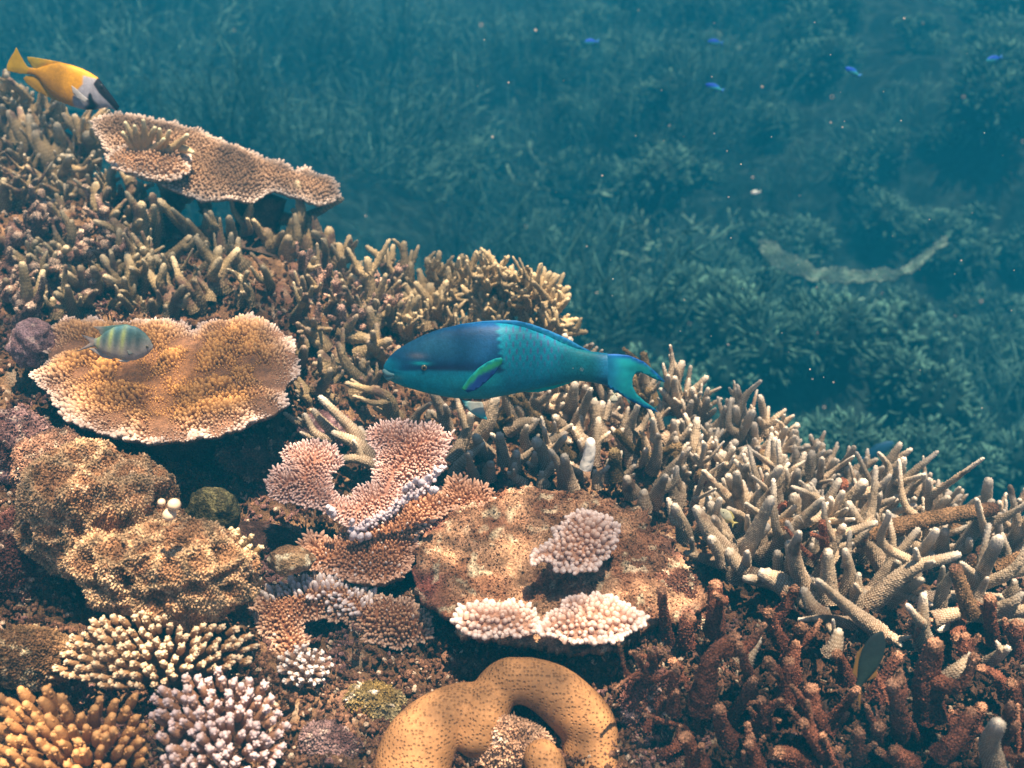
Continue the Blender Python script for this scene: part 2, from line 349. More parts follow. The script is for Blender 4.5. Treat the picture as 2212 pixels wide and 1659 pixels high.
def water():  # sheet out of view, added so its ripple pattern dapples the sun like caustics
    me = bpy.data.meshes.new('caustic_sheet'); me.from_pydata([(-30, -25, 1.35), (30, -25, 1.35), (30, 35, 1.35), (-30, 35, 1.35)], [], [(0, 1, 2, 3)])
    m = bpy.data.materials.new('caustic_pattern'); m.use_nodes = True; N = m.node_tree.nodes; Lk = m.node_tree.links; N.clear()
    out = N.new('ShaderNodeOutputMaterial'); tr = N.new('ShaderNodeBsdfTransparent'); tc = N.new('ShaderNodeTexCoord')
    nz = N.new('ShaderNodeTexNoise'); nz.inputs['Scale'].default_value = 3.5; nz.inputs['Detail'].default_value = 3
    Lk.new(tc.outputs['Object'], nz.inputs['Vector'])
    mp = N.new('ShaderNodeVectorMath'); mp.operation = 'MULTIPLY_ADD'; mp.inputs[1].default_value = (.22, .22, .22)
    Lk.new(nz.outputs['Color'], mp.inputs[0]); Lk.new(tc.outputs['Object'], mp.inputs[2])
    prev = None
    for sc, lo in ((5.5, .36), (12.0, .60)):
        v = N.new('ShaderNodeTexVoronoi'); v.feature = 'DISTANCE_TO_EDGE'; v.inputs['Scale'].default_value = sc; Lk.new(mp.outputs[0], v.inputs['Vector'])
        r = N.new('ShaderNodeMapRange'); r.interpolation_type = 'SMOOTHSTEP'; Lk.new(v.outputs['Distance'], r.inputs[0])
        r.inputs[1].default_value = .0; r.inputs[2].default_value = .16; r.inputs[3].default_value = 1.0; r.inputs[4].default_value = lo
        if prev is None: prev = r.outputs[0]
        else:
            mu = N.new('ShaderNodeMath'); mu.operation = 'MULTIPLY'; Lk.new(prev, mu.inputs[0]); Lk.new(r.outputs[0], mu.inputs[1]); prev = mu.outputs[0]
    cb = N.new('ShaderNodeCombineColor')
    for k in range(3): Lk.new(prev, cb.inputs[k])
    Lk.new(cb.outputs[0], tr.inputs[0]); Lk.new(tr.outputs[0], out.inputs[0]); me.materials.append(m)
    o = bpy.data.objects.new('caustic_sheet', me); C.objects.link(o); tag(o, 'unseen water sheet above the reef, its ripple pattern added to dapple the sunlight', kind='structure')
water()

# ------------------------------------------------------------------ branching corals
CORL = {'staghorn_skin': (.0011, .0016, (.88, .78, .63)), 'brown_branch_skin': (.0009, .0017, (.60, .47, .28)), 'cream_branch_skin': (.0016, .0021, (.66, .50, .30))}
def Y_at(px, py, lift=0.0): return float(fdepth(px, py)) - lift
def branch(parent, base, crop, pth, r0, r1, c0, c1, ctip, mat, dY=None, lift=0.0, name='branch', tf=.22, rough=.07, wob=.14, sides=0, seg=.0032, follow=True):
    """pth: picture points base -> tip on the crop; the base stands on the reef, the tip leans by dY"""
    s = CROPS[crop][2]; q = [tp(crop, x, y) for x, y in pth]
    Yb = Y_at(q[0][0], q[0][1], lift) + .004; n = len(q); dY = rnd.uniform(-.03, .01) if dY is None else dY
    Pw = []
    for k, (x, y) in enumerate(q):
        t = k / (n - 1); Yk = Yb + dY * t; rk = (r0 * (1 - t) + r1 * t) * s * Yk / FPX * 1.15
        if k and follow: Yk = min(Yk, float(depth(x, y)) - lift - rk * .6)
        Pw.append(at(x, y, Yk))
    Pw = np.array(Pw); m_ = Pw[0][1] / FPX * 1.12 * s
    if n == 2: mid = (Pw[0] + Pw[1]) / 2 + rng.uniform(-1, 1, 3) * np.linalg.norm(Pw[1] - Pw[0]) * .09; Pw = np.array([Pw[0], mid, Pw[1]])
    b = Bag(); R0, R1 = r0 * m_, r1 * m_
    if name == 'stump': R0 *= .82; R1 *= .78
    RR = [R0 * 1.15, (R0 + R1) / 2 * .97, R1]
    mm = int(np.clip(2 * math.pi * R0 / .0026, 9, 22))
    cr_ = CORL.get(mat.name); sc_ = Pw[0][1] / 1.2; cor = (cr_[0], cr_[1] * max(1, sc_)) if cr_ else 0.0; cdot = np.array(cr_[2]) if cr_ else None; sg = cor[1] * .95 if cor else seg
    if mat is not M_DEAD: RR[2] *= .74
    b.add(*tube(Pw, RR, mm, sg, rough * (.6 if cor else 1), True, c0, c1, ctip, tf, wob, cor=cor, cdot=cdot))
    T = norm(Pw[-1] - Pw[0]); Ln = np.linalg.norm(Pw[-1] - Pw[0])
    for k in range(sides):
        t = rnd.uniform(.2, .85); p = Pw[0] + (Pw[-1] - Pw[0]) * t if n == 2 else spline(Pw, 20)[int(t * 19)]
        d = norm(norm(np.cross(T, rng.normal(size=3))) * rnd.uniform(.6, 1.1) + T * .8 + np.array([0, -.15, .15]))
        l = max(R0 * rnd.uniform(2.0, 3.4), Ln * rnd.uniform(.3, .6)); r = R0 * (1 - t) + R1 * t; bnd = rng.normal(0, .12, 3) * l
        b.add(*tube([p, p + d * l * .5 + bnd, p + d * l + np.array([0, 0, .22 * l])], [r * .85, r * .62, r * .36], max(8, mm - 5), sg, rough, True, c1, c1, ctip, .45, wob, cor=cor, cdot=cdot))
    if mat is M_DEAD:
        V = np.concatenate(b.V); CC = np.concatenate(b.C); k = min(len(V), int(260 * max(1, R0 / .01))); pk = rng.choice(len(V), k, replace=False); ctr = Pw.mean(0); ax_ = Pw[-1] - Pw[0]
        tt = np.clip(((V[pk] - Pw[0]) @ ax_) / (ax_ @ ax_), 0, 1)[:, None]; out_ = norm(V[pk] - (Pw[0] + ax_ * tt)) + rng.normal(0, .45, (k, 3)) + [0, 0, .25]
        nubs(b, V[pk] - norm(out_) * .001, out_, rng.uniform(.0005, .0014, k), rng.uniform(.0012, .0032, k), CC[pk] * rng.uniform(.5, 1.1, (k, 1)), CC[pk] * rng.uniform(.8, 2.4, (k, 1)) ** 1.0, NUBL)
    return b.build(name, mat, parent, base)
def colony(cname, label, cat, crop, specs, c0, c1, ctip, mat, group=None, sides=0, base=None, **kw):
    mx, my = tp(crop, np.mean([s[0] for s in specs]), np.max([s[1] for s in specs])) if base is None else base
    bs = at(mx, my, Y_at(mx, my)); t = thing(cname, label, cat, bs, group)
    for s in specs:
        pth = [(s[0], s[1])] + ([(s[4], s[5])] if len(s) > 6 and s[6] is not None else []) + [(s[2], s[3])]
        r0, r1 = (s[-2], s[-1]); k = dict(kw)
        j = 1 + rnd.uniform(-.12, .12)
        branch(t, bs, crop, pth, r0, r1, np.array(c0) * j, np.array(c1) * j, np.array(ctip) * (1 + rnd.uniform(-.08, .06)), mat, sides=sides if isinstance(sides, int) else rnd.choice(sides), **k)
    return t, bs
def fill(t, bs, poly, n, ln, rr, c0, c1, ctip, mat, lean=.5, away=None, sides=(0, 1, 2), lift=0.0, mat2=None, cdead=None, pdead=0, sw=None, rough=.08, wob=.2):
    """random branches standing on the reef inside a picture polygon (picture units)"""
    poly = np.array(poly, float); lo = poly.min(0); hi = poly.max(0); k = 0; q = rng.uniform(lo, hi, (n * 12, 2)); q = q[inside(poly, q)][:n]
    q = q[np.argsort(q[:, 1])]
    for x, y in q:
        L_ = rnd.uniform(*ln); a = rnd.gauss(0, lean) + (away or 0); r = rnd.uniform(*rr)
        dead = rnd.random() < pdead; cc = (np.array(cdead) * rnd.uniform(.7, 1.3),) * 2 + (np.array(cdead) * 1.9,) if dead else (np.array(c0) * rnd.uniform(.75, 1.2), np.array(c1) * rnd.uniform(.8, 1.2), ctip)
        branch(t, bs, 'P', [(x, y), (x + math.sin(a) * L_ * .5 + rnd.uniform(-3, 3), y - math.cos(a) * L_ * .5), (x + math.sin(a) * L_, y - math.cos(a) * L_)],
               r, r * rnd.uniform(.55, .85), *cc, mat2 if dead and mat2 else mat, dY=rnd.uniform(-.06, .02), lift=lift, sides=rnd.choice(sides), rough=rough, wob=wob, tf=.2)
def ff(c): return c
TAN0, TAN1, TTIP = (.25, .155, .09), (.47, .34, .215), (.88, .78, .66)
CR0, CR1, CRT = (.22, .145, .07), (.44, .32, .165), (.76, .62, .38)
BR0, BR1, BRT = (.14, .095, .048), (.33, .24, .12), (.78, .66, .44)
DD0, DD1, DDT = (.12, .042, .026), (.21, .08, .046), (.38, .20, .12)

# right-hand live staghorn (crop 6)
R6 = [(100, 1120, 60, 840, 30, 20), (85, 970, 125, 915, 15, 10), (110, 1100, 0, 990, 24, 20), (165, 1090, 165, 915, 35, 28), (190, 1000, 215, 925, 18, 14), (220, 1100, 260, 905, 25, 16), (240, 1050, 280, 1000, 15, 10), (262, 1100, 280, 1040, 15, 11),
      (300, 1140, 430, 1020, 27, 22), (430, 1030, 435, 910, 22, 17), (440, 1010, 475, 975, 14, 10), (200, 1420, 190, 1110, 42, 32), (130, 1330, 50, 1110, 38, 24), (155, 1190, 100, 1100, 26, 18), (285, 1270, 275, 1130, 30, 16),
      (360, 1290, 480, 1080, 32, 25), (570, 1220, 540, 1120, 48, 40), (610, 1180, 585, 960, 34, 24), (550, 1080, 545, 1030, 18, 14), (640, 1140, 730, 1035, 24, 14), (680, 1150, 780, 1070, 25, 14), (660, 1200, 600, 1100, 35, 25),
      (730, 1260, 720, 1180, 32, 25), (785, 1250, 805, 1170, 28, 20), (800, 1310, 930, 1225, 35, 18), (850, 1320, 1010, 1290, 35, 18), (860, 1370, 870, 1290, 60, 45), (900, 1400, 1050, 1350, 45, 20), (960, 1430, 1110, 1400, 30, 16), (1000, 1450, 1120, 1430, 28, 16), (950, 1340, 965, 1260, 40, 25),
      (560, 1420, 640, 1265, 46, 42), (600, 1360, 700, 1250, 36, 30), (430, 1570, 350, 1320, 46, 34), (440, 1510, 490, 1300, 50, 42), (620, 1650, 615, 1430, 60, 46), (720, 1470, 720, 1340, 46, 40), (700, 1600, 790, 1450, 58, 42),
      (850, 1570, 1020, 1445, 52, 28), (910, 1630, 1150, 1500, 46, 24), (950, 1660, 1180, 1570, 52, 40), (1205, 1570, 1170, 1430, 42, 30), (1140, 1430, 1290, 1340, 36, 18), (1220, 1480, 1340, 1385, 34, 16), (1340, 1490, 1440, 1250, 50, 22),
      (1090, 1390, 1160, 1265, 30, 18), (1420, 1510, 1475, 1390, 30, 14), (1480, 1550, 1535, 1420, 32, 16), (1500, 1610, 1650, 1480, 36, 16), (1630, 1610, 1700, 1495, 34, 18), (1710, 1620, 1735, 1530, 30, 16), (1285, 1660, 1290, 1555, 52, 46),
      (1260, 1540, 1390, 1530, 38, 34), (1380, 1690, 1375, 1620, 48, 42), (1800, 1620, 1830, 1530, 26, 14), (1870, 1640, 1940, 1570, 26, 14), (500, 1640, 400, 1560, 45, 45), (60, 1640, 20, 1470, 45, 25), (120, 1500, 110, 1390, 42, 24), (330, 1650, 340, 1580, 50, 50), (210, 1650, 200, 1540, 46, 40),
      (20, 1380, 60, 1210, 36, 24), (1600, 1680, 1590, 1600, 34, 20), (2160, 1650, 2185, 1590, 34, 20), (2080, 1680, 2060, 1610, 34, 24), (290, 1360, 420, 1240, 34, 30)]
tR, bR = colony('staghorn_coral', 'tall pale tan staghorn coral thicket with white dotted branches right of the parrotfish tail', 'coral', 6, R6, TAN0, TAN1, TTIP, M_STAG, sides=(0, 1, 1, 2), base=(1640, 1110))
fill(tR, bR, [(1480, 900), (1600, 930), (1700, 1000), (1900, 1080), (2080, 1120), (2050, 1150), (1800, 1130), (1550, 1080)], 20, (50, 95), (9, 13), TAN0, TAN1, TTIP, M_STAG, lean=.3, away=.25, sides=(2, 3))
fill(tR, bR, [(1440, 900), (1600, 960), (1900, 1110), (2200, 1180), (2200, 1240), (1800, 1240), (1540, 1180), (1420, 1060)], 84, (50, 115), (8, 14), (.2, .12, .07), TAN1, TTIP, M_STAG, lean=.35, away=.35, sides=(2, 2, 3))
# brown capped broken ends on it
R6b = [(300, 1370, 315, 1270, 36, 34), (600, 1360, 605, 1310, 34, 40), (580, 1530, 575, 1410, 40, 36), (220, 1470, 220, 1430, 36, 36), (850, 1640, 880, 1520, 62, 46)]
for s in R6b: branch(tR, bR, 6, [(s[0], s[1]), (s[2], s[3])], s[4], s[5], DD1, DD1, (.3, .2, .1), M_DEAD, lift=.045, name='dead_branch')

# lower right live staghorn (crop 9)
R9 = [(370, 330, 200, 80, 58, 42), (360, 400, 290, 260, 45, 40), (500, 440, 410, 350, 45, 52), (480, 300, 600, 190, 42, 46), (640, 140, 470, 20, 46, 44), (880, 340, 1130, 280, 30, 26), (850, 560, 820, 215, 58, 26), (770, 450, 770, 300, 46, 46), (700, 430, 690, 350, 38, 36),
      (760, 560, 640, 480, 62, 66), (1010, 620, 1000, 350, 62, 48), (1330, 830, 940, 505, 54, 22), (980, 620, 870, 570, 30, 14), (1180, 650, 1190, 475, 48, 24), (1160, 770, 830, 742, 38, 16), (1015, 745, 1000, 690, 24, 22), (1350, 830, 1440, 890, 34, 24),
      (1260, 650, 1780, 350, 1500, 440, 1, 58, 36), (1440, 490, 1430, 395, 42, 30), (1600, 900, 1590, 610, 62, 34), (1640, 745, 1840, 700, 52, 46), (1690, 670, 1780, 450, 40, 36), (1520, 270, 1640, 350, 42, 36), (1720, 340, 1720, 210, 42, 40),
      (1900, 650, 1980, 495, 34, 20), (1900, 655, 2230, 690, 58, 50), (2040, 455, 2230, 440, 44, 34), (2050, 240, 2100, 130, 42, 34), (960, 720, 865, 590, 55, 45), (1750, 1110, 1870, 990, 55, 45), (470, 1010, 540, 900, 72, 60), (2060, 1700, 2045, 1400, 78, 68), (1100, 600, 1110, 330, 44, 30), (900, 400, 905, 300, 34, 30),
      (1880, 560, 1920, 470, 44, 38), (2120, 600, 2150, 520, 40, 28), (1990, 1010, 2100, 930, 40, 36), (280, 240, 300, 130, 46, 40), (120, 240, 60, 60, 50, 40), (1020, 960, 1060, 850, 60, 50), (1300, 330, 1310, 260, 36, 30), (1980, 180, 2000, 120, 34, 28), (1060, 180, 1090, 60, 60, 46), (1300, 160, 1310, 40, 60, 50), (820, 160, 800, 20, 60, 55)]
t9, b9 = colony('staghorn_coral', 'tangle of thick pale staghorn branches at the lower right, crossed by a brown dead limb', 'coral', 9, R9, TAN0, TAN1, TTIP, M_STAG, sides=(0, 0, 1), base=(1850, 1330), lift=.06)
for s in [(680, 170, 1000, 200, None, None, None, 42, 38), (1160, 235, 2010, 60, 1600, 130, 1, 62, 44), (1590, 150, 1960, 340, 1880, 230, 1, 50, 44), (2000, 270, 2230, 230, None, None, None, 50, 44), (2020, 430, 2230, 350, None, None, None, 50, 44), (1940, 450, 1900, 380, None, None, None, 50, 46), (1880, 700, 1790, 440, None, None, None, 55, 42)]:
    pth = [(s[0], s[1])] + ([(s[4], s[5])] if s[6] else []) + [(s[2], s[3])]
    branch(t9, b9, 9, pth, s[7], s[8], (.20, .115, .06), (.22, .13, .07), (.16, .08, .05), M_DEAD, lift=.12, name='dead_branch', dY=0)
branch(t9, b9, 9, [(940, 235), (1280, 150)], 36, 26, TAN1, TAN1, TTIP, M_STAG, lift=.135, dY=0)
fill(t9, b9, [(1560, 1140), (1750, 1120), (1950, 1150), (2200, 1180), (2200, 1330), (1900, 1330), (1560, 1250)], 44, (90, 190), (13, 19), (.2, .12, .075), TAN1, TTIP, M_STAG, lean=.8, away=.2, sides=(1, 2, 3), mat2=M_DEAD, cdead=DD1, pdead=.10)

fill(t9, b9, [(2240, 1180), (2700, 1260), (2700, 1480), (2240, 1400)], 24, (70, 150), (10, 16), (.2, .12, .07), TAN1, TTIP, M_STAG, lean=.5, away=.2, sides=(1, 2))
# maroon dead stumps (crop 9)
D9 = [(200, 1300, 420, 860, 280, 1000, 1, 105, 62), (720, 900, 640, 710, None, None, None, 72, 52), (770, 1110, 800, 905, None, None, None, 72, 46), (300, 820, 310, 535, None, None, None, 72, 52), (130, 900, 140, 745, None, None, None, 72, 60), (680, 740, 790, 565, None, None, None, 56, 52), (730, 1250, 760, 1010, None, None, None, 68, 50),
      (640, 1410, 590, 1245, None, None, None, 62, 40), (980, 1600, 850, 1385, None, None, None, 66, 42), (1200, 1600, 1190, 1450, None, None, None, 62, 50), (1300, 1500, 1320, 1405, None, None, None, 62, 46), (1290, 1230, 1430, 975, 1330, 1120, 1, 80, 50), (1640, 1330, 1660, 905, None, None, None, 130, 70), (1880, 1060, 1850, 850, None, None, None, 66, 38),
      (2110, 1200, 1950, 1050, None, None, None, 62, 46), (1690, 1600, 1880, 1320, None, None, None, 95, 50), (50, 1320, 60, 1060, None, None, None, 60, 44), (1450, 1450, 1400, 1150, None, None, None, 80, 60), (960, 1400, 900, 1180, None, None, None, 80, 60), (400, 1500, 330, 1300, None, None, None, 80, 55), (2150, 1330, 2140, 1150, None, None, None, 80, 60), (1880, 640, 1800, 860, None, None, None, 55, 50), (2020, 880, 2000, 620, None, None, None, 60, 46), (2180, 950, 2170, 780, None, None, None, 60, 50),
      (900, 1640, 700, 1560, None, None, None, 70, 50), (1500, 1650, 1420, 1560, None, None, None, 90, 60), (200, 1640, 120, 1480, None, None, None, 90, 60), (560, 1640, 520, 1520, None, None, None, 80, 56), (1120, 1120, 1060, 960, None, None, None, 60, 44)]
tD, bD = colony('dead_coral', 'dead maroon coral stumps furred with algae in the lower right corner', 'coral', 9, D9, DD0, DD1, DDT, M_DEAD, name='stump', base=(1800, 1500), rough=.13, wob=.42, tf=.15, sides=(0, 1, 1), lift=.03)
fill(tD, bD, [(1380, 1350), (1600, 1400), (2200, 1480), (2200, 1700), (1370, 1700)], 30, (50, 150), (8, 17), DD0, DD1, DDT, M_DEAD, lean=.8, rough=.13, wob=.42)
# centre staghorn (crop 5)
C5 = [(490, 1110, 600, 990, 24, 15), (700, 1160, 625, 935, 40, 35), (720, 1160, 620, 1050, 30, 22), (600, 1150, 590, 1050, 26, 20), (740, 1350, 850, 1065, 42, 30), (860, 1250, 1000, 975, 46, 40), (1010, 1070, 1100, 935, 30, 25), (1030, 1050, 1170, 1060, 30, 24), (1240, 1030, 1270, 930, 42, 40),
      (1290, 1000, 1430, 1065, 40, 32), (1200, 1030, 1440, 940, 38, 30), (1060, 1360, 1030, 1200, 40, 36), (1120, 1400, 1130, 1310, 38, 36), (1150, 1340, 1240, 1270, 28, 20), (960, 1310, 890, 1210, 46, 40), (1190, 1250, 1195, 1140, 28, 24), (1240, 1410, 1245, 1300, 28, 18), (1320, 1410, 1265, 1240, 46, 48),
      (1430, 1510, 1350, 1290, 38, 22), (870, 1450, 835, 1300, 38, 18), (960, 1450, 970, 1375, 42, 38), (750, 1430, 830, 1315, 40, 34), (1180, 1490, 1090, 1420, 34, 16), (1470, 1220, 1340, 1185, 26, 16), (1560, 1240, 1500, 1165, 40, 34), (1510, 1160, 1520, 1035, 42, 20), (1600, 1190, 1615, 990, 38, 30), (1680, 1210, 1660, 1005, 40, 28),
      (1720, 1090, 1715, 930, 26, 20), (1840, 1130, 1740, 1060, 30, 22), (1760, 1050, 1760, 940, 24, 18), (1850, 1370, 1880, 1010, 44, 22), (1970, 1410, 1975, 1095, 38, 18), (2020, 1140, 2015, 1010, 24, 16), (1895, 1070, 1990, 840, 32, 18), (2190, 1100, 2030, 910, 32, 20), (2150, 1010, 2110, 840, 30, 20), (2150, 980, 2178, 912, 16, 12),
      (1700, 1480, 1705, 1350, 38, 20), (1640, 1510, 1620, 1425, 34, 24), (1850, 1550, 1820, 1470, 46, 46), (1980, 1610, 2050, 1445, 48, 24), (2130, 1610, 2150, 1510, 44, 34), (1880, 1360, 1930, 1280, 32, 20), (1770, 1470, 1855, 1380, 28, 18), (1930, 1640, 1920, 1560, 46, 40), (1300, 1500, 1290, 1440, 40, 30), (1480, 1540, 1430, 1330, 46, 36),
      (1560, 1440, 1480, 1380, 40, 34), (1400, 1130, 1380, 1090, 40, 36), (1080, 1160, 1230, 1100, 40, 36), (1350, 1180, 1440, 1220, 36, 28), (940, 1020, 1010, 960, 34, 28), (1450, 1050, 1490, 890, 44, 36), (1600, 1030, 1560, 900, 44, 34), (1660, 950, 1640, 880, 40, 34), (2060, 1330, 2110, 1180, 34, 20), (2040, 1220, 2120, 1120, 38, 26), (1780, 1290, 1790, 1170, 36, 28), (1560, 1320, 1540, 1230, 34, 26)]
t5, b5 = colony('staghorn_coral', 'white tipped staghorn coral below the parrotfish, between it and the algae covered plate', 'coral', 5, C5, TAN0, TAN1, TTIP, M_STAG, sides=(0, 0, 1, 1, 2), base=(1250, 1080), lift=.01)
fill(t5, b5, [(980, 850), (1250, 820), (1450, 870), (1520, 1000), (1450, 1040), (1100, 1000)], 42, (50, 110), (9, 13), (.2, .12, .075), TAN1, TTIP, M_STAG, lean=.6, mat2=M_DEAD, cdead=BR0, pdead=.3)
branch(t5, b5, 5, [(1560, 1390), (1590, 1230)], 36, 44, (.78, .76, .72), (.8, .78, .74), (.85, .82, .78), M_PALE, lift=.10, name='bleached_branch', dY=0)['label'] = 'bleached white stump branch'
branch(t5, b5, 5, [(1760, 1460), (1740, 1300)], 42, 36, BR0, BR0, BR1, M_DEAD, lift=.03, name='dead_branch')
# left-of-pink-plate thick branches (crop M)
CM = [(1260, 390, 800, -80, 1060, 180, 1, 56, 42), (1240, 430, 920, 215, 1100, 300, 1, 72, 42), (930, 235, 730, 20, 800, 110, 1, 46, 30), (860, 260, 650, 60, 740, 210, 1, 42, 28), (1280, 500, 980, 425, 1130, 430, 1, 52, 40), (640, 130, 480, 40, None, None, None, 32, 20), (700, 160, 630, 60, None, None, None, 30, 20)]
tM, bM = colony('staghorn_coral', 'smooth curving tan staghorn branches left of the pink fan shaped coral', 'coral', 'M', CM, TAN0, TAN1, TTIP, M_STAG, sides=(0, 1), base=(800, 1010), lift=.04, dY=0.0)
# gnarled branches between table coral and parrotfish
C5b = [(200, 880, 40, 640, 90, 760, 1, 34, 28), (380, 1090, 100, 870, 340, 950, 1, 34, 22), (60, 560, 200, 590, None, None, None, 44, 40), (150, 700, 330, 610, None, None, None, 42, 36), (250, 640, 230, 430, None, None, None, 44, 36), (290, 500, 270, 370, None, None, None, 32, 24), (200, 800, 190, 740, None, None, None, 30, 26), (420, 1080, 330, 1000, None, None, None, 36, 30), (120, 940, 260, 900, None, None, None, 34, 30), (60, 800, -60, 700, None, None, None, 40, 34), (-40, 660, -90, 560, None, None, None, 40, 36), (-100, 900, -20, 790, None, None, None, 36, 26)]
tg, bg_ = colony('knobbly_coral', 'gnarled brown coral branches in front of the parrotfish mouth', 'coral', 5, C5b, CR0, CR1, (.66, .52, .36), M_STAGL, sides=(1, 1, 2), base=(780, 830), rough=.14, wob=.28, lift=.02)
fill(tg, bg_, [(650, 700), (830, 720), (850, 860), (720, 900), (640, 850)], 26, (22, 55), (8, 13), BR0, CR1, (.62, .45, .34), M_STAGL, lean=.9, rough=.12)
# cream stubby coral behind the parrotfish (crop 5)
CA = [(440, 330, 440, 15, 30, 22), (250, 480, 215, 120, 40, 30), (360, 310, 315, 95, 40, 34), (480, 340, 480, 145, 32, 24), (590, 310, 585, 115, 28, 22), (680, 340, 655, 70, 28, 19), (700, 360, 790, 100, 40, 28), (830, 340, 880, 70, 32, 20), (870, 360, 935, 80, 32, 20), (900, 390, 990, 125, 32, 22),
      (1060, 340, 1005, 145, 42, 24), (640, 310, 765, 170, 34, 24), (1120, 430, 1125, 195, 32, 20), (1150, 440, 1165, 200, 28, 20), (1170, 450, 1240, 210, 36, 24), (1180, 460, 1330, 200, 34, 24), (1250, 410, 1365, 210, 32, 22), (1260, 430, 1440, 285, 36, 24), (1280, 480, 1440, 335, 42, 28), (1340, 510, 1490, 475, 32, 22), (1400, 550, 1550, 548, 28, 18), (1290, 520, 1325, 410, 32, 22),
      (1160, 510, 1185, 430, 26, 20), (1000, 470, 1115, 360, 40, 24), (900, 460, 900, 340, 46, 30), (1240, 520, 1240, 470, 30, 24), (980, 450, 970, 300, 44, 30), (780, 420, 760, 290, 50, 36), (620, 460, 600, 300, 56, 44), (850, 280, 850, 200, 34, 24), (820, 420, 850, 220, 20, 14), (560, 420, 520, 330, 50, 40), (700, 470, 660, 330, 46, 34), (1080, 490, 1060, 380, 40, 28), (1200, 400, 1210, 300, 42, 28), (920, 500, 930, 420, 50, 40), (500, 480, 470, 400, 46, 36), (1380, 570, 1400, 540, 24, 20)]
tA, bA = colony('stubby_branching_coral', 'cream coral with stubby finger branches fanning out behind the parrotfish back', 'coral', 5, CA, CR0, CR1, CRT, M_CREAM, sides=(2, 3, 4), base=(1030, 720), rough=.11, wob=.2, dY=.0)
fill(tA, bA, [(820, 620), (960, 590), (1120, 600), (1230, 690), (1240, 740), (1000, 760), (840, 740)], 50, (24, 62), (7, 11), CR0, CR1, CRT, M_CREAM, lean=.45, away=.2, sides=(2, 3, 4))
# little branches right behind the tail stalk
ts, bs_ = colony('staghorn_coral', 'small pale staghorn tips peeking out above the parrotfish tail stalk', 'coral', 5, [(1560, 680, 1600, 625, 24, 14), (1600, 690, 1625, 650, 18, 12), (1640, 700, 1660, 665, 16, 11), (1520, 700, 1570, 640, 24, 18)], TAN1, TAN1, TTIP, M_STAG, base=(1275, 770))

# left thickets (crop L)
CL = [(1220, 820, 1220, 475, 76, 72), (1335, 790, 1320, 385, 48, 50), (1190, 890, 1000, 610, 82, 62), (1010, 1010, 1000, 880, 88, 84), (650, 790, 620, 600, 72, 34), (940, 560, 850, 340, 110, 100), (1770, 520, 1790, 370, 60, 36), (1820, 830, 1400, 435, 56, 60), (1940, 860, 1820, 525, 62, 38), (1900, 840, 1900, 570, 38, 20), (2120, 830, 2170, 435, 62, 32), (2090, 570, 2010, 400, 48, 22),
      (1900, 1190, 1880, 870, 100, 72), (1400, 960, 1620, 745, 72, 52), (580, 1090, 340, 830, 62, 38), (640, 1040, 590, 1000, 66, 66), (760, 1170, 720, 1090, 100, 90), (900, 1060, 840, 970, 46, 20), (950, 1110, 1180, 885, 82, 34), (1250, 1160, 1300, 935, 82, 54), (860, 1135, 1210, 1115, 62, 54), (1600, 1160, 1720, 1045, 42, 30), (1500, 1290, 1400, 1110, 110, 76), (1700, 1310, 1680, 1110, 100, 44),
      (240, 1450, 200, 985, 92, 56), (60, 1360, 50, 1110, 66, 44), (350, 1360, 350, 1220, 50, 36), (490, 1210, 600, 1160, 42, 34), (480, 1190, 410, 1090, 46, 36), (750, 1340, 690, 1225, 72, 28), (980, 1340, 1000, 1265, 62, 20), (1240, 1390, 1240, 1285, 38, 20), (1310, 1370, 1310, 1280, 62, 42), (1450, 1410, 1440, 1345, 62, 54), (2080, 1310, 2080, 1095, 36, 26), (2170, 1310, 2150, 1145, 42, 36),
      (640, 360, 560, 230, 70, 56), (450, 360, 380, 240, 80, 60), (1180, 350, 1130, 250, 90, 70), (1500, 420, 1450, 270, 110, 90), (2100, 1000, 2000, 880, 90, 60), (1100, 1250, 1090, 1180, 110, 90)]
CL = [tuple(c[:-2]) + (c[-2] * .82, c[-1] * .72) for c in CL]
tL, bL = colony('thick_branching_coral', 'thick olive brown branching coral between the two table corals on the left', 'coral', 'L', CL, BR0, BR1, BRT, M_STAGL, sides=(1, 1, 2, 3), base=(330, 640), rough=.10, wob=.25, tf=.18)
fill(tL, bL, [(0, 420), (200, 430), (420, 500), (620, 590), (640, 690), (430, 690), (120, 690), (0, 640)], 62, (30, 70), (7, 13), BR0, BR1, BRT, M_STAGL, lean=.7, rough=.12, wob=.28)
tL2 = thing('thick_branching_coral', 'pale knobbly branching coral at the left edge, under the yellow fish', 'coral', at(130, 400, Y_at(130, 400))); bL2 = at(130, 400, Y_at(130, 400))
for s in [(170, 1010, 70, 720, 50, 30), (290, 850, 140, 560, 46, 26), (30, 640, 40, 460, 32, 24), (500, 860, 470, 740, 40, 26), (600, 900, 560, 860, 60, 54), (350, 1080, 240, 860, 60, 44), (330, 1020, 210, 880, 56, 50), (120, 900, 20, 750, 46, 32), (440, 900, 330, 790, 46, 32), (420, 760, 400, 690, 36, 24), (200, 720, 130, 640, 34, 26), (560, 800, 640, 680, 30, 20)]:
    branch(tL2, bL2, 1, [(s[0], s[1]), (s[2], s[3])], s[4], s[5], BR1, CR1, (.8, .72, .56), M_STAGL, sides=rnd.choice((0, 1, 2)), wob=.22)
fill(tL2, bL2, [(0, 190), (60, 250), (170, 330), (260, 400), (380, 470), (300, 480), (0, 430)], 100, (26, 66), (5, 10), BR0, CR1, (.8, .72, .56), M_STAGL, lean=.7, rough=.12)
fill(tL2, bL2, [(-480, 190), (-40, 230), (-40, 420), (-480, 520)], 36, (26, 70), (7, 14), BR0, CR1, (.8, .72, .56), M_STAGL, lean=.7, rough=.12)
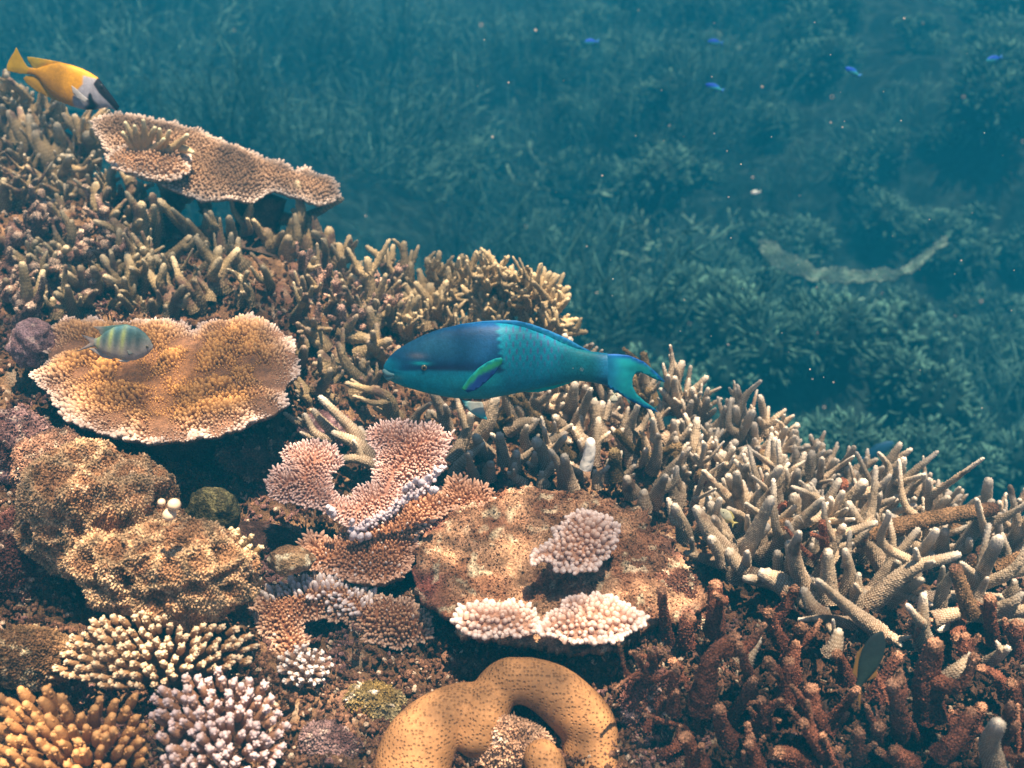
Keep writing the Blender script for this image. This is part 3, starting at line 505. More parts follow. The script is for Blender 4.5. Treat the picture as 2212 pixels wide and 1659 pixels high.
fill(tL2, bL2, [(0, 190), (50, 230), (120, 260), (210, 330), (240, 380), (60, 330), (0, 300)], 16, (40, 80), (5, 8), BR1, CR1, (.8, .72, .56), M_STAGL, lean=.45, sides=(1, 2, 3))
tL3 = thing('encrusted_coral', 'purplish brown lumpy dead coral branches at the left edge above the bright table coral', 'coral', at(80, 620, Y_at(80, 620))); bL3 = at(80, 620, Y_at(80, 620))
fill(tL3, bL3, [(0, 480), (230, 440), (330, 520), (250, 600), (120, 690), (0, 720)], 56, (20, 55), (9, 18), (.17, .10, .085), (.26, .15, .12), (.60, .44, .33), M_DEAD, lean=.9, rough=.2, wob=.4, sides=(1, 2, 3))
tL4 = thing('thick_branching_coral', 'yellow tan branching coral with dead lumps right below the upper table coral', 'coral', at(720, 640, Y_at(720, 640))); bL4 = at(720, 640, Y_at(720, 640))
for s in [(1650, 1570, 1650, 1450, 50, 36), (1830, 1520, 1820, 1390, 62, 50), (1780, 1580, 1775, 1490, 50, 40), (1910, 1520, 1910, 1430, 46, 40), (2020, 1620, 2030, 1455, 54, 44), (2165, 1600, 2165, 1495, 30, 18), (2110, 1640, 2090, 1550, 46, 40), (1960, 1640, 1960, 1560, 46, 40)]:
    branch(tL4, bL4, 1, [(s[0], s[1]), (s[2], s[3])], s[4], s[5], CR0, CR1, (.74, .6, .38), M_STAGL, sides=rnd.choice((1, 2)), wob=.25, rough=.12)
fill(tL4, bL4, [(600, 560), (760, 590), (860, 620), (870, 700), (760, 740), (650, 680)], 70, (26, 62), (6, 11), BR0, CR1, (.74, .62, .42), M_STAGL, lean=.5, rough=.12, sides=(1, 1, 2), mat2=M_DEAD, cdead=(.32, .2, .15), pdead=.3)
# thin dark branches hanging under the upper table
tT, bT = colony('staghorn_coral', 'thin dark branch reaching out beneath the rim of the upper table coral', 'coral', 1, [(1640, 1330, 2095, 1235, 1850, 1350, 1, 42, 20), (1690, 1480, 1670, 1340, None, None, None, 38, 34), (1960, 1460, 1940, 1360, None, None, None, 32, 26), (1560, 1500, 1600, 1250, None, None, None, 50, 40)], (.10, .07, .045), (.14, .10, .06), (.5, .42, .3), M_STAGL, base=(590, 520), dY=0, follow=False)
# yellowish twigs on the upper table
ty = thing('small_branching_coral', 'small pale yellow antler coral growing on the upper table coral', 'coral', at(315, 330, 1.93)); by = at(315, 330, 1.93)
for a, b_, c_, d_ in [(860, 920, 775, 760), (870, 910, 830, 780), (890, 900, 885, 745), (900, 900, 955, 790), (990, 910, 985, 800), (1010, 900, 1045, 810), (1040, 910, 1155, 835), (850, 930, 760, 820), (1120, 900, 1190, 940), (920, 920, 1010, 860)]:
    x0, y0 = tp(1, a, b_); x1, y1 = tp(1, c_, d_); B = Bag(); p0 = at(x0, y0 + 6, 1.93); p1 = at(x1, y1, 1.91)
    B.add(*tube([p0, (p0 + p1) / 2 + rng.uniform(-.003, .003, 3), p1], [.0085, .0065, .0035], 9, .003, .1, True, np.array(CR1), np.array(CR1) * 1.3, np.array((.85, .78, .5)), .4, .2)); B.build('branch', M_CREAM, ty, by)

# ------------------------------------------------------------------ plate and table corals
def plane_frame(c, n):
    n = norm(np.array(n, float)); e1 = norm(np.cross([0, 1, 0], n)); e1 = e1 if e1[0] > 0 else -e1; e2 = np.cross(n, e1)
    return np.array(c), n, e1, e2
def to_plane(fr, px, py):
    c, n, e1, e2 = fr; d = ray(px, py); t = (c @ n) / (d @ n); p = d * t[..., None] - c
    return np.stack([p @ e1, p @ e2], -1)
def plate_surface(bag, fr, poly, hf, thick, g, cf, edge=.0025):
    c, n, e1, e2 = fr; O = resample(poly, g * .8); O = O + edge * (rng.uniform(-1, 1, O.shape) + 1.2 * fbm(p3(O[:, 0], O[:, 1]), 60, 2, 3)[:, None])
    q = hexgrid(O.min(0), O.max(0), g); q = q[inside(O, q)]; d, _ = edist(O, q); q = q[d > g * .45]
    k = len(O); allp = np.vstack([O, q])
    vo, _, fo, ov, _, _ = delaunay_2d_cdt([Vector(p) for p in allp], [(i, (i + 1) % k) for i in range(k)], [], 1, 1e-6)
    A = np.array([tuple(v) for v in vo]); F = np.array([f for f in fo if len(f) == 3]); a_ = A[F]
    cr = (a_[:, 1, 0] - a_[:, 0, 0]) * (a_[:, 2, 1] - a_[:, 0, 1]) - (a_[:, 1, 1] - a_[:, 0, 1]) * (a_[:, 2, 0] - a_[:, 0, 0])
    F[cr < 0] = F[cr < 0][:, ::-1]
    d, _ = edist(O, A); h = hf(A, d); th = thick * (.35 + .65 * sstep(0, .04, d))
    top = c + A[:, :1] * e1 + A[:, 1:] * e2 + h[:, None] * n; bot = top - th[:, None] * n
    N = len(A); ed = {}
    for f in F:
        for x, y in ((f[0], f[1]), (f[1], f[2]), (f[2], f[0])):
            if (y, x) in ed: ed.pop((y, x))
            else: ed[(x, y)] = 1
    E = np.array(list(ed)); side = np.stack([E[:, 1], E[:, 0], E[:, 0] + N, E[:, 1] + N], -1)
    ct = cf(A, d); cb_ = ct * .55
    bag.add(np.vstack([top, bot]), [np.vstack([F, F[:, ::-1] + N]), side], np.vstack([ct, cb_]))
    return O
def plate_nubs(bag, fr, O, hf, sp, rad, hgt, cb, ct, rim=(.85, .78, .74), rimw=.02, lean=1.2, mask=None, tmpl=NUB, lump=0.0, pwht=0.0, tiprange=(.9, 1.05)):
    c, n, e1, e2 = fr; q = hexgrid(O.min(0), O.max(0), sp, .3); q = q[inside(O, q)]
    if mask is not None: q = q[mask(q)]
    q = np.vstack([q, resample(O, sp * .8) + rng.uniform(-.001, .001, (len(resample(O, sp * .8)), 2))]) if mask is None else q
    d, nr = edist(O, q); h = hf(q, d); out = -norm(nr) * np.exp(-d / (rimw * 1.3))[:, None]
    if lump: sz = 1 + lump * fbm(p3(q[:, 0], q[:, 1]), 35, 2, 12)
    else: sz = np.ones(len(q))
    D = n + lean * (out[:, :1] * e1 + out[:, 1:] * e2) + rng.normal(0, .16, (len(q), 3))
    pos = c + q[:, :1] * e1 + q[:, 1:] * e2 + (h - .001)[:, None] * n
    f = np.exp(-d / rimw); tipc = mix(np.array(ct) * rng.uniform(*tiprange, (len(q), 1)), rim, np.clip(f * 1.1, 0, 1)); bc = mix(np.array(cb) * rng.uniform(.85, 1.15, (len(q), 1)), np.array(rim) * .6, f * .45)
    if pwht:
        wv = rng.random(len(q)) < pwht; tipc[wv] = (.8, .72, .66)
    nubs(bag, pos, D, rad * sz * rng.uniform(.8, 1.15, len(q)), hgt * sz * rng.uniform(.8, 1.3, len(q)), bc, tipc, tmpl)
    return q
def P2(crop, poly):
    a = np.array(poly, float); x, y = tp(crop, a[:, 0], a[:, 1]); return x, y
def stalk(parent, base, top, bot, r0, r1, col, mat=None, name='stalk'):
    b = Bag(); b.add(*tube([bot, (np.array(bot) + top) / 2 + rng.uniform(-.01, .01, 3), top], [r0, r1 * .8, r1], 26, .008, .05, False, np.array(col), np.array(col), None, .1, .35)); return b.build(name, mat or M_ROCK, parent, base)

# bright table coral, left of centre
X_, Y_ = P2(4, [(330, 480), (420, 445), (500, 455), (590, 490), (760, 475), (860, 465), (960, 450), (1080, 460), (1170, 480), (1205, 520), (1240, 480), (1330, 450), (1450, 440), (1560, 460), (1680, 500), (1760, 540), (1800, 620), (1838, 700), (1828, 780), (1765, 830), (1745, 900), (1752, 960), (1700, 1010), (1600, 1060), (1480, 1112), (1350, 1140), (1250, 1150), (1150, 1188), (1000, 1194), (880, 1188), (760, 1165), (640, 1130), (500, 1080), (400, 1020), (335, 960), (310, 885), (260, 845), (198, 780), (220, 740), (290, 700), (290, 620), (278, 560), (305, 510)])
fr = plane_frame(at(350, 800, 1.40), (0.0, -.14, 1)); poly = to_plane(fr, X_, Y_); cen = to_plane(fr, np.array([345.]), np.array([815.]))[0]
def hfA(A, d):
    r = np.linalg.norm((A - cen) * [1, .9], axis=1)
    return -.020 * np.exp(-(r / .10) ** 2) - .008 * (1 - sstep(.0, .03, d)) + .008 * fbm(p3(A[:, 0], A[:, 1]), 9, 3, 31) + .011 * np.abs(fbm(p3(A[:, 0], A[:, 1]), 24, 2, 32)) * np.exp(-(r / .13) ** 2) * 2
tb = thing('table_coral', 'wide golden brown table coral with a pale rim, below the striped damselfish', 'coral', at(350, 860, 1.40) - np.array([0, 0, .1])); bb = np.array(tb.location)
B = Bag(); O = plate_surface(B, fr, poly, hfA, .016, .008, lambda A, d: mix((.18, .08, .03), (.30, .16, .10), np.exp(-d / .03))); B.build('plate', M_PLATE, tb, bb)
B = Bag(); gold = np.array((.50, .27, .085)); 
plate_nubs(B, fr, O, hfA, .0051, .0021, .0066, (.24, .10, .032), (.56, .29, .085), rim=(.86, .70, .62), rimw=.015, lump=1.5, tiprange=(.7, 1.2))
tag(B.build('branchlets', M_NUB, tb, bb), kind='stuff')
stalk(tb, bb, at(380, 900, 1.42) - np.array([0, 0, .012]), at(400, 1090, 1.42), .06, .09, (.10, .06, .045))

# upper table coral
X_, Y_ = P2(1, [(570, 740), (640, 700), (740, 688), (900, 698), (1000, 730), (1070, 738), (1120, 770), (1230, 785), (1290, 825), (1350, 855), (1390, 888), (1500, 900), (1600, 955), (1740, 995), (1830, 1040), (1880, 1018), (1950, 1055), (2040, 1090), (2082, 1130), (2088, 1190), (2040, 1232), (1960, 1248), (1860, 1218), (1750, 1190), (1690, 1160), (1620, 1200), (1560, 1240), (1450, 1225), (1250, 1220), (1150, 1180), (1050, 1140), (980, 1100), (900, 1080), (780, 1050), (700, 960), (640, 880), (600, 800)])
fr = plane_frame(at(470, 350, 1.98), (.30, -.38, 1)); poly = to_plane(fr, X_, Y_)
hfB = lambda A, d: .012 * fbm(p3(A[:, 0], A[:, 1]), 6, 3, 41) - .006 * (1 - sstep(0, .03, d)) + .003 * fbm(p3(A[:, 0], A[:, 1]), 25, 2, 42)
tb = thing('table_coral', 'upper brown table coral sloping down to the right, its pale rim overhanging blue water', 'coral', at(500, 430, 1.98)); bb = np.array(tb.location)
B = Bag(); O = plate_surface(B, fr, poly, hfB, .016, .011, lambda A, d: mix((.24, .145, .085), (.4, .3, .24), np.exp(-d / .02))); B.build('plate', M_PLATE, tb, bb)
B = Bag(); plate_nubs(B, fr, O, hfB, .0066, .0028, .0075, (.21, .115, .06), (.40, .245, .14), rim=(.76, .64, .56), rimw=.009, tmpl=NUB, lump=.3); tag(B.build('branchlets', M_NUB, tb, bb), kind='stuff')
stalk(tb, bb, at(560, 425, 2.0), at(540, 560, 1.95), .07, .05, (.09, .06, .045))
X_, Y_ = P2(1, [(660, 960), (740, 900), (860, 890), (980, 880), (1090, 900), (1150, 960), (1170, 1050), (1080, 1100), (960, 1100), (830, 1070), (720, 1040)])
fr2 = plane_frame(at(320, 350, 1.90), (.15, -.45, 1)); poly2 = to_plane(fr2, X_, Y_); B = Bag(); O = plate_surface(B, fr2, poly2, hfB, .01, .01, lambda A, d: mix((.28, .15, .08), (.28, .15, .08), d * 0)); B.build('small_plate', M_PLATE, tb, bb)
B = Bag(); plate_nubs(B, fr2, O, hfB, .0066, .003, .008, (.27, .14, .075), (.55, .34, .20), rim=(.82, .68, .58), rimw=.01, lump=.5); tag(B.build('branchlets', M_NUB, tb, bb), kind='stuff')

# pink fan coral (crop M)
fan = [(1190, 190), (1260, 140), (1380, 110), (1500, 98), (1620, 140), (1740, 140), (1830, 190), (1897, 230), (1880, 320), (1852, 400), (1845, 480), (1800, 540), (1700, 590), (1560, 640), (1455, 700), (1495, 760), (1385, 880), (1230, 955), (1130, 1005), (1020, 1015), (900, 940), (820, 885), (700, 835), (560, 790), (440, 770), (345, 720), (318, 620), (350, 530), (440, 490), (490, 500), (465, 430), (440, 360), (500, 300), (640, 288), (780, 282), (880, 320), (925, 380), (960, 450), (900, 520), (850, 570), (850, 650), (880, 720), (960, 770), (1050, 770), (1060, 690), (1160, 650), (1250, 620), (1250, 540), (1280, 430), (1260, 330), (1200, 270)]
X_, Y_ = P2('M', fan); fr = plane_frame(at(780, 1060, 1.22), (0.05, -.62, 1)); poly = to_plane(fr, X_, Y_)
hfC = lambda A, d: .010 * fbm(p3(A[:, 0], A[:, 1]), 12, 3, 51) - .004 * (1 - sstep(0, .02, d))
tb = thing('plate_coral', 'pink and brown fan shaped plate coral with a lavender white seam', 'coral', at(780, 1170, 1.22)); bb = np.array(tb.location)
PK = (.84, .64, .60)
B = Bag(); O = plate_surface(B, fr, poly, hfC, .012, .006, lambda A, d: mix((.30, .12, .06), (.45, .26, .22), np.exp(-d / .02))); B.build('plate', M_PLATE, tb, bb)
B = Bag(); plate_nubs(B, fr, O, hfC, .0043, .0018, .0078, (.34, .13, .065), (.66, .35, .21), rim=PK, rimw=.024, lean=.9, lump=.3); tag(B.build('branchlets', M_NUB, tb, bb), kind='stuff')
low = [(1040, 1040), (1130, 1010), (1230, 965), (1400, 880), (1500, 765), (1690, 670), (1820, 690), (1885, 580), (1980, 560), (2110, 620), (2240, 650), (2260, 780), (2100, 850), (1900, 860), (1750, 980), (1620, 1100), (1590, 1250), (1500, 1420), (1300, 1520), (1100, 1520), (950, 1430), (780, 1390), (620, 1350), (640, 1250), (600, 1180), (660, 1085), (740, 1090), (860, 1135), (940, 1100)]
X_, Y_ = P2('M', low); frl = plane_frame(at(820, 1180, 1.17), (0.0, -.42, 1)); poly = to_plane(frl, X_, Y_)
hfD = lambda A, d: .016 * fbm(p3(A[:, 0], A[:, 1]), 10, 3, 61)
B = Bag(); O = plate_surface(B, frl, poly, hfD, .03, .007, lambda A, d: mix((.26, .11, .05), (.26, .11, .05), d * 0)); B.build('lower_plate', M_PLATE, tb, bb)
B = Bag(); plate_nubs(B, frl, O, hfD, .0048, .0021, .0080, (.28, .11, .05), (.60, .31, .17), rim=(.7, .45, .33), rimw=.008, lump=.3, pwht=.035); tag(B.build('branchlets', M_NUB, tb, bb), kind='stuff')
B = Bag(); sp_ = [tp('M', a, b) for a, b in [(1035, 1050), (1140, 1012), (1230, 962), (1350, 915), (1430, 850), (1500, 785), (1590, 725), (1680, 665), (1830, 500)]]
sq = [at(a, b, 1.163 + .018 * k / 8) for k, (a, b) in enumerate(sp_)]; B.add(*tube(sq, [.003, .0022, .0026, .0018, .0028, .0024, .003], 9, .0022, .35, True, (.60, .54, .62), (.66, .60, .70), None, .1, .9))
ss_ = spline(sq, 260); nubs(B, ss_ + rng.normal(0, .0026, ss_.shape), rng.normal(0, .5, ss_.shape) + [0, -.5, .8], rng.uniform(.0012, .0032, 260), rng.uniform(.002, .005, 260), (.52, .40, .42), (.78, .70, .76))
for a, b, r in [(1050, 1090, 9), (1110, 1100, 8), (1180, 1095, 7), (1640, 640, 8), (1590, 620, 7), (1750, 700, 9), (1700, 590, 7), (1500, 690, 7), (1790, 545, 6), (1540, 660, 7), (860, 880, 8), (880, 905, 8), (1040, 975, 6), (830, 850, 6), (1730, 700, 7), (1600, 760, 5)]:
    x, y = tp('M', a, b); pt = at(x, y, 1.158); B.add(*tube([pt - np.array([0, -.004, .004]), pt + np.array([.002, 0, .002])], [r * .0005, r * .00048], 10, .002, .3, True, (.72, .62, .66), (.78, .70, .76), None, .1, .5))
B.build('white_seam', M_PALE, tb, bb)
stalk(tb, bb, at(800, 1150, 1.235), at(820, 1260, 1.24), .05, .04, (.10, .05, .035))

# lower lavender-white lobe
X_, Y_ = np.array([(545, 1320), (550, 1290), (580, 1268), (640, 1248), (700, 1232), (780, 1250), (800, 1285), (860, 1290), (930, 1325), (925, 1370), (850, 1387), (780, 1372), (740, 1335), (690, 1328), (645, 1342), (660, 1372), (640, 1440), (590, 1440), (585, 1380), (560, 1350)], float).T
fr = plane_frame(at(700, 1310, 1.10), (0, -.5, 1)); poly = to_plane(fr, X_, Y_); hfE = lambda A, d: .012 * fbm(p3(A[:, 0], A[:, 1]), 14, 3, 71) - .01 * (1 - sstep(0, .03, d))
tb = thing('plate_coral', 'low brown coral lobe with a band of lavender white knobs, above the small round coral', 'coral', at(700, 1370, 1.10)); bb = np.array(tb.location)
B = Bag(); O = plate_surface(B, fr, poly, hfE, .025, .006, lambda A, d: mix((.24, .10, .05), (.24, .10, .05), d * 0)); B.build('plate', M_PLATE, tb, bb)
c_, n_, e1_, e2_ = fr
wq = to_plane(fr, np.array([610., 690., 760.]), np.array([1270., 1270., 1300.]))
B = Bag(); plate_nubs(B, fr, O, hfE, .0048, .0021, .0075, (.27, .11, .055), (.58, .33, .18), rim=(.70, .50, .38), rimw=.008, lump=.4, pwht=.03)
tag(B.build('branchlets', M_NUB, tb, bb), kind='stuff')
B = Bag(); plate_nubs(B, fr, O, hfE, .0072, .0034, .013, (.5, .34, .3), (.84, .78, .84), mask=lambda q: (np.min([np.linalg.norm((q - v) * [1, 1.7], axis=1) for v in wq], axis=0) < .030), lump=.4); tag(B.build('white_knobs', M_NUB, tb, bb), kind='stuff')

# half dead plate with live pink-white patches
dead = [(890, 1190), (905, 1150), (935, 1110), (985, 1072), (1060, 1052), (1150, 1042), (1250, 1055), (1330, 1065), (1390, 1088), (1415, 1128), (1450, 1150), (1490, 1190), (1522, 1240), (1535, 1290), (1500, 1310), (1400, 1330), (1385, 1345), (1340, 1372), (1310, 1380), (1250, 1376), (1180, 1358), (1120, 1362), (1050, 1366), (1005, 1356), (985, 1335), (950, 1308), (925, 1285), (900, 1240)]
X_, Y_ = np.array(dead, float).T; fr = plane_frame(at(1180, 1220, 1.12), (.04, -.22, 1)); poly = to_plane(fr, X_, Y_); cen = to_plane(fr, np.array([1150.]), np.array([1230.]))[0]
def hfF(A, d):
    r = np.linalg.norm((A - cen) * [.8, 1], axis=1)
    return -.036 * np.exp(-(r / .07) ** 2) + .024 * fbm(p3(A[:, 0], A[:, 1]), 13, 3, 81) + .011 * fbm(p3(A[:, 0], A[:, 1]), 50, 3, 82) + .004 * fbm(p3(A[:, 0], A[:, 1]), 150, 2, 83) - .012 * (1 - sstep(0, .03, d))
tb = thing('plate_coral', 'large plate coral mostly dead under brown turf algae, with three live pinkish white patches', 'coral', at(1180, 1390, 1.12)); bb = np.array(tb.location)
def cF(A, d):
    q = p3(A[:, 0], A[:, 1]); c = mix((.24, .115, .065), (.42, .25, .15), sstep(-.3, .4, fbm(q, 30, 3, 84))); c = mix(c, (.24, .085, .06), sstep(.05, .4, fbm(q, 11, 3, 85)))
    return mix(c, (.62, .52, .36), sstep(.32, .55, fbm(q, 90, 2, 86)) * .8)
B = Bag(); Od = plate_surface(B, fr, poly, hfF, .03, .0042, cF, .004); B.build('plate', M_TURF, tb, bb)
B = Bag(); c_, n_, e1_, e2_ = fr; q = hexgrid(Od.min(0), Od.max(0), .0040, .5); q = q[inside(Od, q)]; d, nr = edist(Od, q); q = q[fbm(p3(q[:, 0], q[:, 1]), 40, 2, 87) > -.35]; d, nr = edist(Od, q)
pos = c_ + q[:, :1] * e1_ + q[:, 1:] * e2_ + (hfF(q, d) - .001)[:, None] * n_; k = len(q); cc = cF(q, d) * rng.uniform(.6, 1.5, (k, 1))
nubs(B, pos, n_ + rng.normal(0, .5, (k, 3)), rng.uniform(.0007, .0019, k), rng.uniform(.0022, .0062, k), cc * .8, cc * 1.25, NUBL); tag(B.build('turf', M_TURF, tb, bb), kind='stuff')
for nm, pp, dz in [('live_patch', [(985, 1335), (1000, 1312), (1020, 1302), (1080, 1300), (1130, 1298), (1158, 1312), (1165, 1345), (1140, 1364), (1060, 1368), (1010, 1360)], .012), ('live_patch', [(1160, 1345), (1190, 1318), (1222, 1310), (1212, 1298), (1240, 1284), (1310, 1284), (1360, 1304), (1388, 1326), (1380, 1347), (1340, 1373), (1310, 1382), (1240, 1378), (1170, 1357)], .012), ('live_patch', [(1148, 1213), (1155, 1185), (1195, 1172), (1203, 1140), (1235, 1114), (1268, 1104), (1302, 1114), (1332, 1140), (1327, 1172), (1302, 1202), (1274, 1224), (1240, 1229), (1200, 1218), (1180, 1200)], .026)]:
    a = np.array(pp, float); f2 = plane_frame(np.array(fr[0]) + fr[1] * dz, fr[1] + (np.array([0, -.25, 0]) if dz > .02 else 0)); po = to_plane(f2, a[:, 0], a[:, 1]); hf2 = lambda A, d: .004 * fbm(p3(A[:, 0], A[:, 1]), 20, 2, 91) - .006 * (1 - sstep(0, .02, d))
    B = Bag(); Oa = plate_surface(B, f2, po, hf2, .014, .006, lambda A, d: mix((.40, .22, .15), (.40, .22, .15), d * 0)); pl = B.build(nm, M_PLATE, tb, bb); B = Bag()
    plate_nubs(B, f2, Oa, hf2, .0068, .0037, .0075, (.46, .23, .14), (.74, .52, .42), rim=(.84, .72, .68), rimw=.012, lump=.35); oo = B.build('polyp_knobs', M_NUB, pl); tag(oo, kind='stuff'); oo.data.transform(Matrix.Translation(-Vector(bb)))
# rugged side of that plate, right edge
def blob(px, py, Y, rx, ry, rz, amp, fr_, seed, cf, sub=5, rid=False):
    """lumpy rock: centre at the picture point, radii in picture units; returns V, F, col"""
    import bmesh
    bm = bmesh.new(); bmesh.ops.create_icosphere(bm, subdivisions=sub, radius=1.0); V = np.array([v.co[:] for v in bm.verts]); F = np.array([[v.index for v in f.verts] for f in bm.faces]); bm.free()
    s = Y / FPX * 1.1; c = at(px, py, Y); R = np.array([rx, rz, ry]) * s; q = V * R + c
    n = fbm(q, fr_, 4, seed); n = (1 - 2 * np.abs(n)) if rid else n; V2 = c + V * R * (1 + amp * n + amp * .35 * fbm(q, fr_ * 4, 3, seed + 5))[:, None]
    c = cf(V2, n)
    if rid:
        f1, f2 = worley(q + .006 * np.stack([fbm(q, 60, 2, 1), fbm(q, 60, 2, 2), fbm(q, 60, 2, 3)], -1), 34, seed); e = f2 - f1; V2 = V2 - V * R * (amp * .45 * sstep(0, .5, e) * (1 - .6 * sstep(.5, 1, e)))[:, None]
        c = mix(c * .8, (.62, .45, .27), (1 - sstep(.02, .2, e)) * .6); c = mix(c, (.16, .075, .045), sstep(.35, .7, e) * .4)
    return V2, [F], c
def rock(name, label, cat, px, py, Y, rx, ry, rz, amp, f, seed, cf, mat=M_ROCK, sub=6, rid=False, tuft=0, tc=None, parent=None):
    V, F, c = blob(px, py, Y, rx, ry, rz, amp, f, seed, cf, sub, rid); base = at(px, py + ry * .8, Y)
    if tuft: t = thing(name, label, cat, base)
    o = mk('body' if tuft else name, V - (0 if tuft else base), F, mat, c, t if tuft else None, base if tuft else None)
    if not tuft: o.location = base; tag(o, label, cat); return o
    fv = V[F[0]]; N_ = norm(np.cross(fv[:, 1] - fv[:, 0], fv[:, 2] - fv[:, 0])); ok = np.where((N_[:, 1] < .3))[0]; pick = rng.choice(ok, min(tuft, len(ok)), replace=False)
    B = Bag(); k = len(pick); cc = c[F[0][pick, 0]] * rng.uniform(.6, 1.6, (k, 1)); nubs(B, fv[pick].mean(1), N_[pick] + rng.normal(0, .35, (k, 3)), rng.uniform(.0007, .0018, k), rng.uniform(.002, .005, k), cc * .8, cc * (1.3 if tc is None else np.array(tc)), NUBL)
    tag(B.build('turf', M_TURF, t, base), kind='stuff'); return t
rk = lambda a, b, c_=(.5, .4, .28): (lambda V, n: mix(mix(a, b, sstep(-.2, .5, n)), c_, sstep(.25, .5, fbm(V, 110, 2, 3))))
rock('rock', 'turf covered reef rock forming the right side of the dead plate', 'rock', 1455, 1340, 1.12, 82, 130, 70, .30, 22, 3, rk((.16, .07, .045), (.26, .12, .075)), tuft=4000)
rock('algae_boulder', 'lumpy boulder netted with pale brown algae below the bright table coral', 'boulder', 215, 1110, 1.10, 140, 130, 90, .40, 12, 11, rk((.24, .115, .06), (.46, .25, .13), (.72, .5, .32)), mat=M_TURF, tuft=9000, rid=True)
rock('algae_boulder', 'wide shaggy brown mound just above the pale finger coral at the left', 'boulder', 345, 1235, 1.02, 170, 110, 80, .40, 12, 12, rk((.24, .115, .06), (.46, .25, .13), (.72, .5, .32)), mat=M_TURF, tuft=9000, rid=True)
rock('algae_boulder', 'dark purplish brown rock on the left edge beside the algae netted boulder', 'boulder', 45, 1210, 1.12, 105, 120, 90, .3, 22, 13, rk((.12, .05, .04), (.24, .11, .085), (.55, .4, .3)), tuft=3000)
rock('algae_boulder', 'brown furry knob of rock wedged under the left part of the bright table coral', 'boulder', 130, 1010, 1.22, 95, 75, 70, .42, 14, 26, rk((.18, .09, .06), (.36, .2, .13), (.6, .44, .32)), mat=M_TURF, tuft=4000)
rock('rock', 'mottled pink encrusted rock at the left edge next to the bright table coral', 'rock', 40, 970, 1.30, 80, 90, 60, .4, 26, 14, rk((.20, .10, .085), (.42, .26, .24), (.75, .55, .45)), tuft=1500)
rock('rock', 'small mauve rock poking out left of the bright table coral rim', 'rock', 75, 745, 1.48, 50, 55, 40, .45, 30, 15, rk((.24, .14, .14), (.42, .28, .30), (.7, .5, .45)), sub=5)
rock('rock', 'brown mottled rock behind the top of the pale finger coral, left edge', 'rock', 60, 1420, .98, 120, 75, 60, .28, 26, 16, rk((.20, .11, .055), (.36, .22, .11), (.6, .48, .3)), tuft=3500)
rock('rock', 'knobbly cream and brown rock left of the brown nubbly plate', 'rock', 628, 1207, 1.12, 62, 34, 34, .4, 40, 17, rk((.26, .15, .08), (.48, .34, .2), (.8, .7, .5)), sub=5)
rock('rock', 'yellow green encrusted rock left of the smooth lobed coral', 'rock', 805, 1515, .98, 75, 52, 50, .42, 36, 18, rk((.22, .15, .05), (.42, .36, .2), (.82, .72, .58)), tuft=800)
rock('rock', 'purplish brown lumpy rock at the bottom edge left of the smooth lobed coral', 'rock', 715, 1625, .92, 80, 85, 60, .3, 34, 19, rk((.15, .08, .075), (.28, .18, .17), (.55, .42, .36)), tuft=2500)
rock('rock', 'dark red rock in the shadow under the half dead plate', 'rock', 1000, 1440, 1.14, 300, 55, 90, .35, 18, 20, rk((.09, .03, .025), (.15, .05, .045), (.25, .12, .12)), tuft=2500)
rock('rock', 'pink and cream encrusted rock between the smooth lobed coral and dead stumps', 'rock', 1400, 1520, .98, 60, 120, 50, .45, 30, 21, rk((.18, .07, .05), (.34, .16, .12), (.75, .52, .42)), tuft=2200)
rock('rock', 'brown turf covered ledge between the nubbly brown plate and the half dead plate', 'rock', 905, 1330, 1.13, 60, 70, 40, .35, 26, 27, rk((.22, .11, .06), (.38, .22, .12), (.62, .46, .32)), tuft=2500)
rock('rock', 'dark brown rock hidden in the hollow behind the lower brown coral lobe', 'rock', 560, 1180, 1.25, 90, 60, 50, .3, 24, 22, rk((.08, .04, .03), (.13, .07, .05), (.2, .12, .1)), sub=5)
rock('rock', 'mauve crusted rock between the bright table coral and the gnarled branches', 'rock', 700, 930, 1.45, 60, 45, 40, .45, 32, 23, rk((.20, .10, .10), (.38, .22, .24), (.65, .48, .45)), sub=6, mat=M_ROCK)
rock('rock', 'shadowed reddish rock beneath the bright table coral to its right', 'rock', 555, 1000, 1.36, 95, 60, 50, .35, 26, 24, rk((.12, .06, .045), (.22, .11, .08), (.4, .25, .18)), tuft=1200)
# pale egg-like lumps and a spotted clam-like mantle
te = thing('tunicate', 'cluster of pale cream egg shaped lumps on the algae covered boulder', 'sea squirt', at(367, 1120, .985)); be = np.array(te.location)
for x, y, r in [(376, 1090, 15), (366, 1112, 16), (349, 1085, 9)]:
    V, F, c = blob(x, y, .985, r, r * .95, r, .05, 60, 3, lambda V, n: np.broadcast_to((.80, .60, .42), V.shape), 4); mk('lump', V, F, M_PALE, c, te, be)
V, F, c = blob(462, 1105, 1.14, 70, 62, 30, .30, 22, 5, lambda V, n: mix((.07, .06, .03), (.17, .15, .07), sstep(-.1, .3, fbm(V, 180, 2, 9))), 6)
bs = at(462, 1160, 1.14); o = mk('sponge', V, F, M_ROCK, c, None, bs); o.location = bs; tag(o, 'mottled olive green rounded sponge in the shadow below the bright table coral', 'sponge')

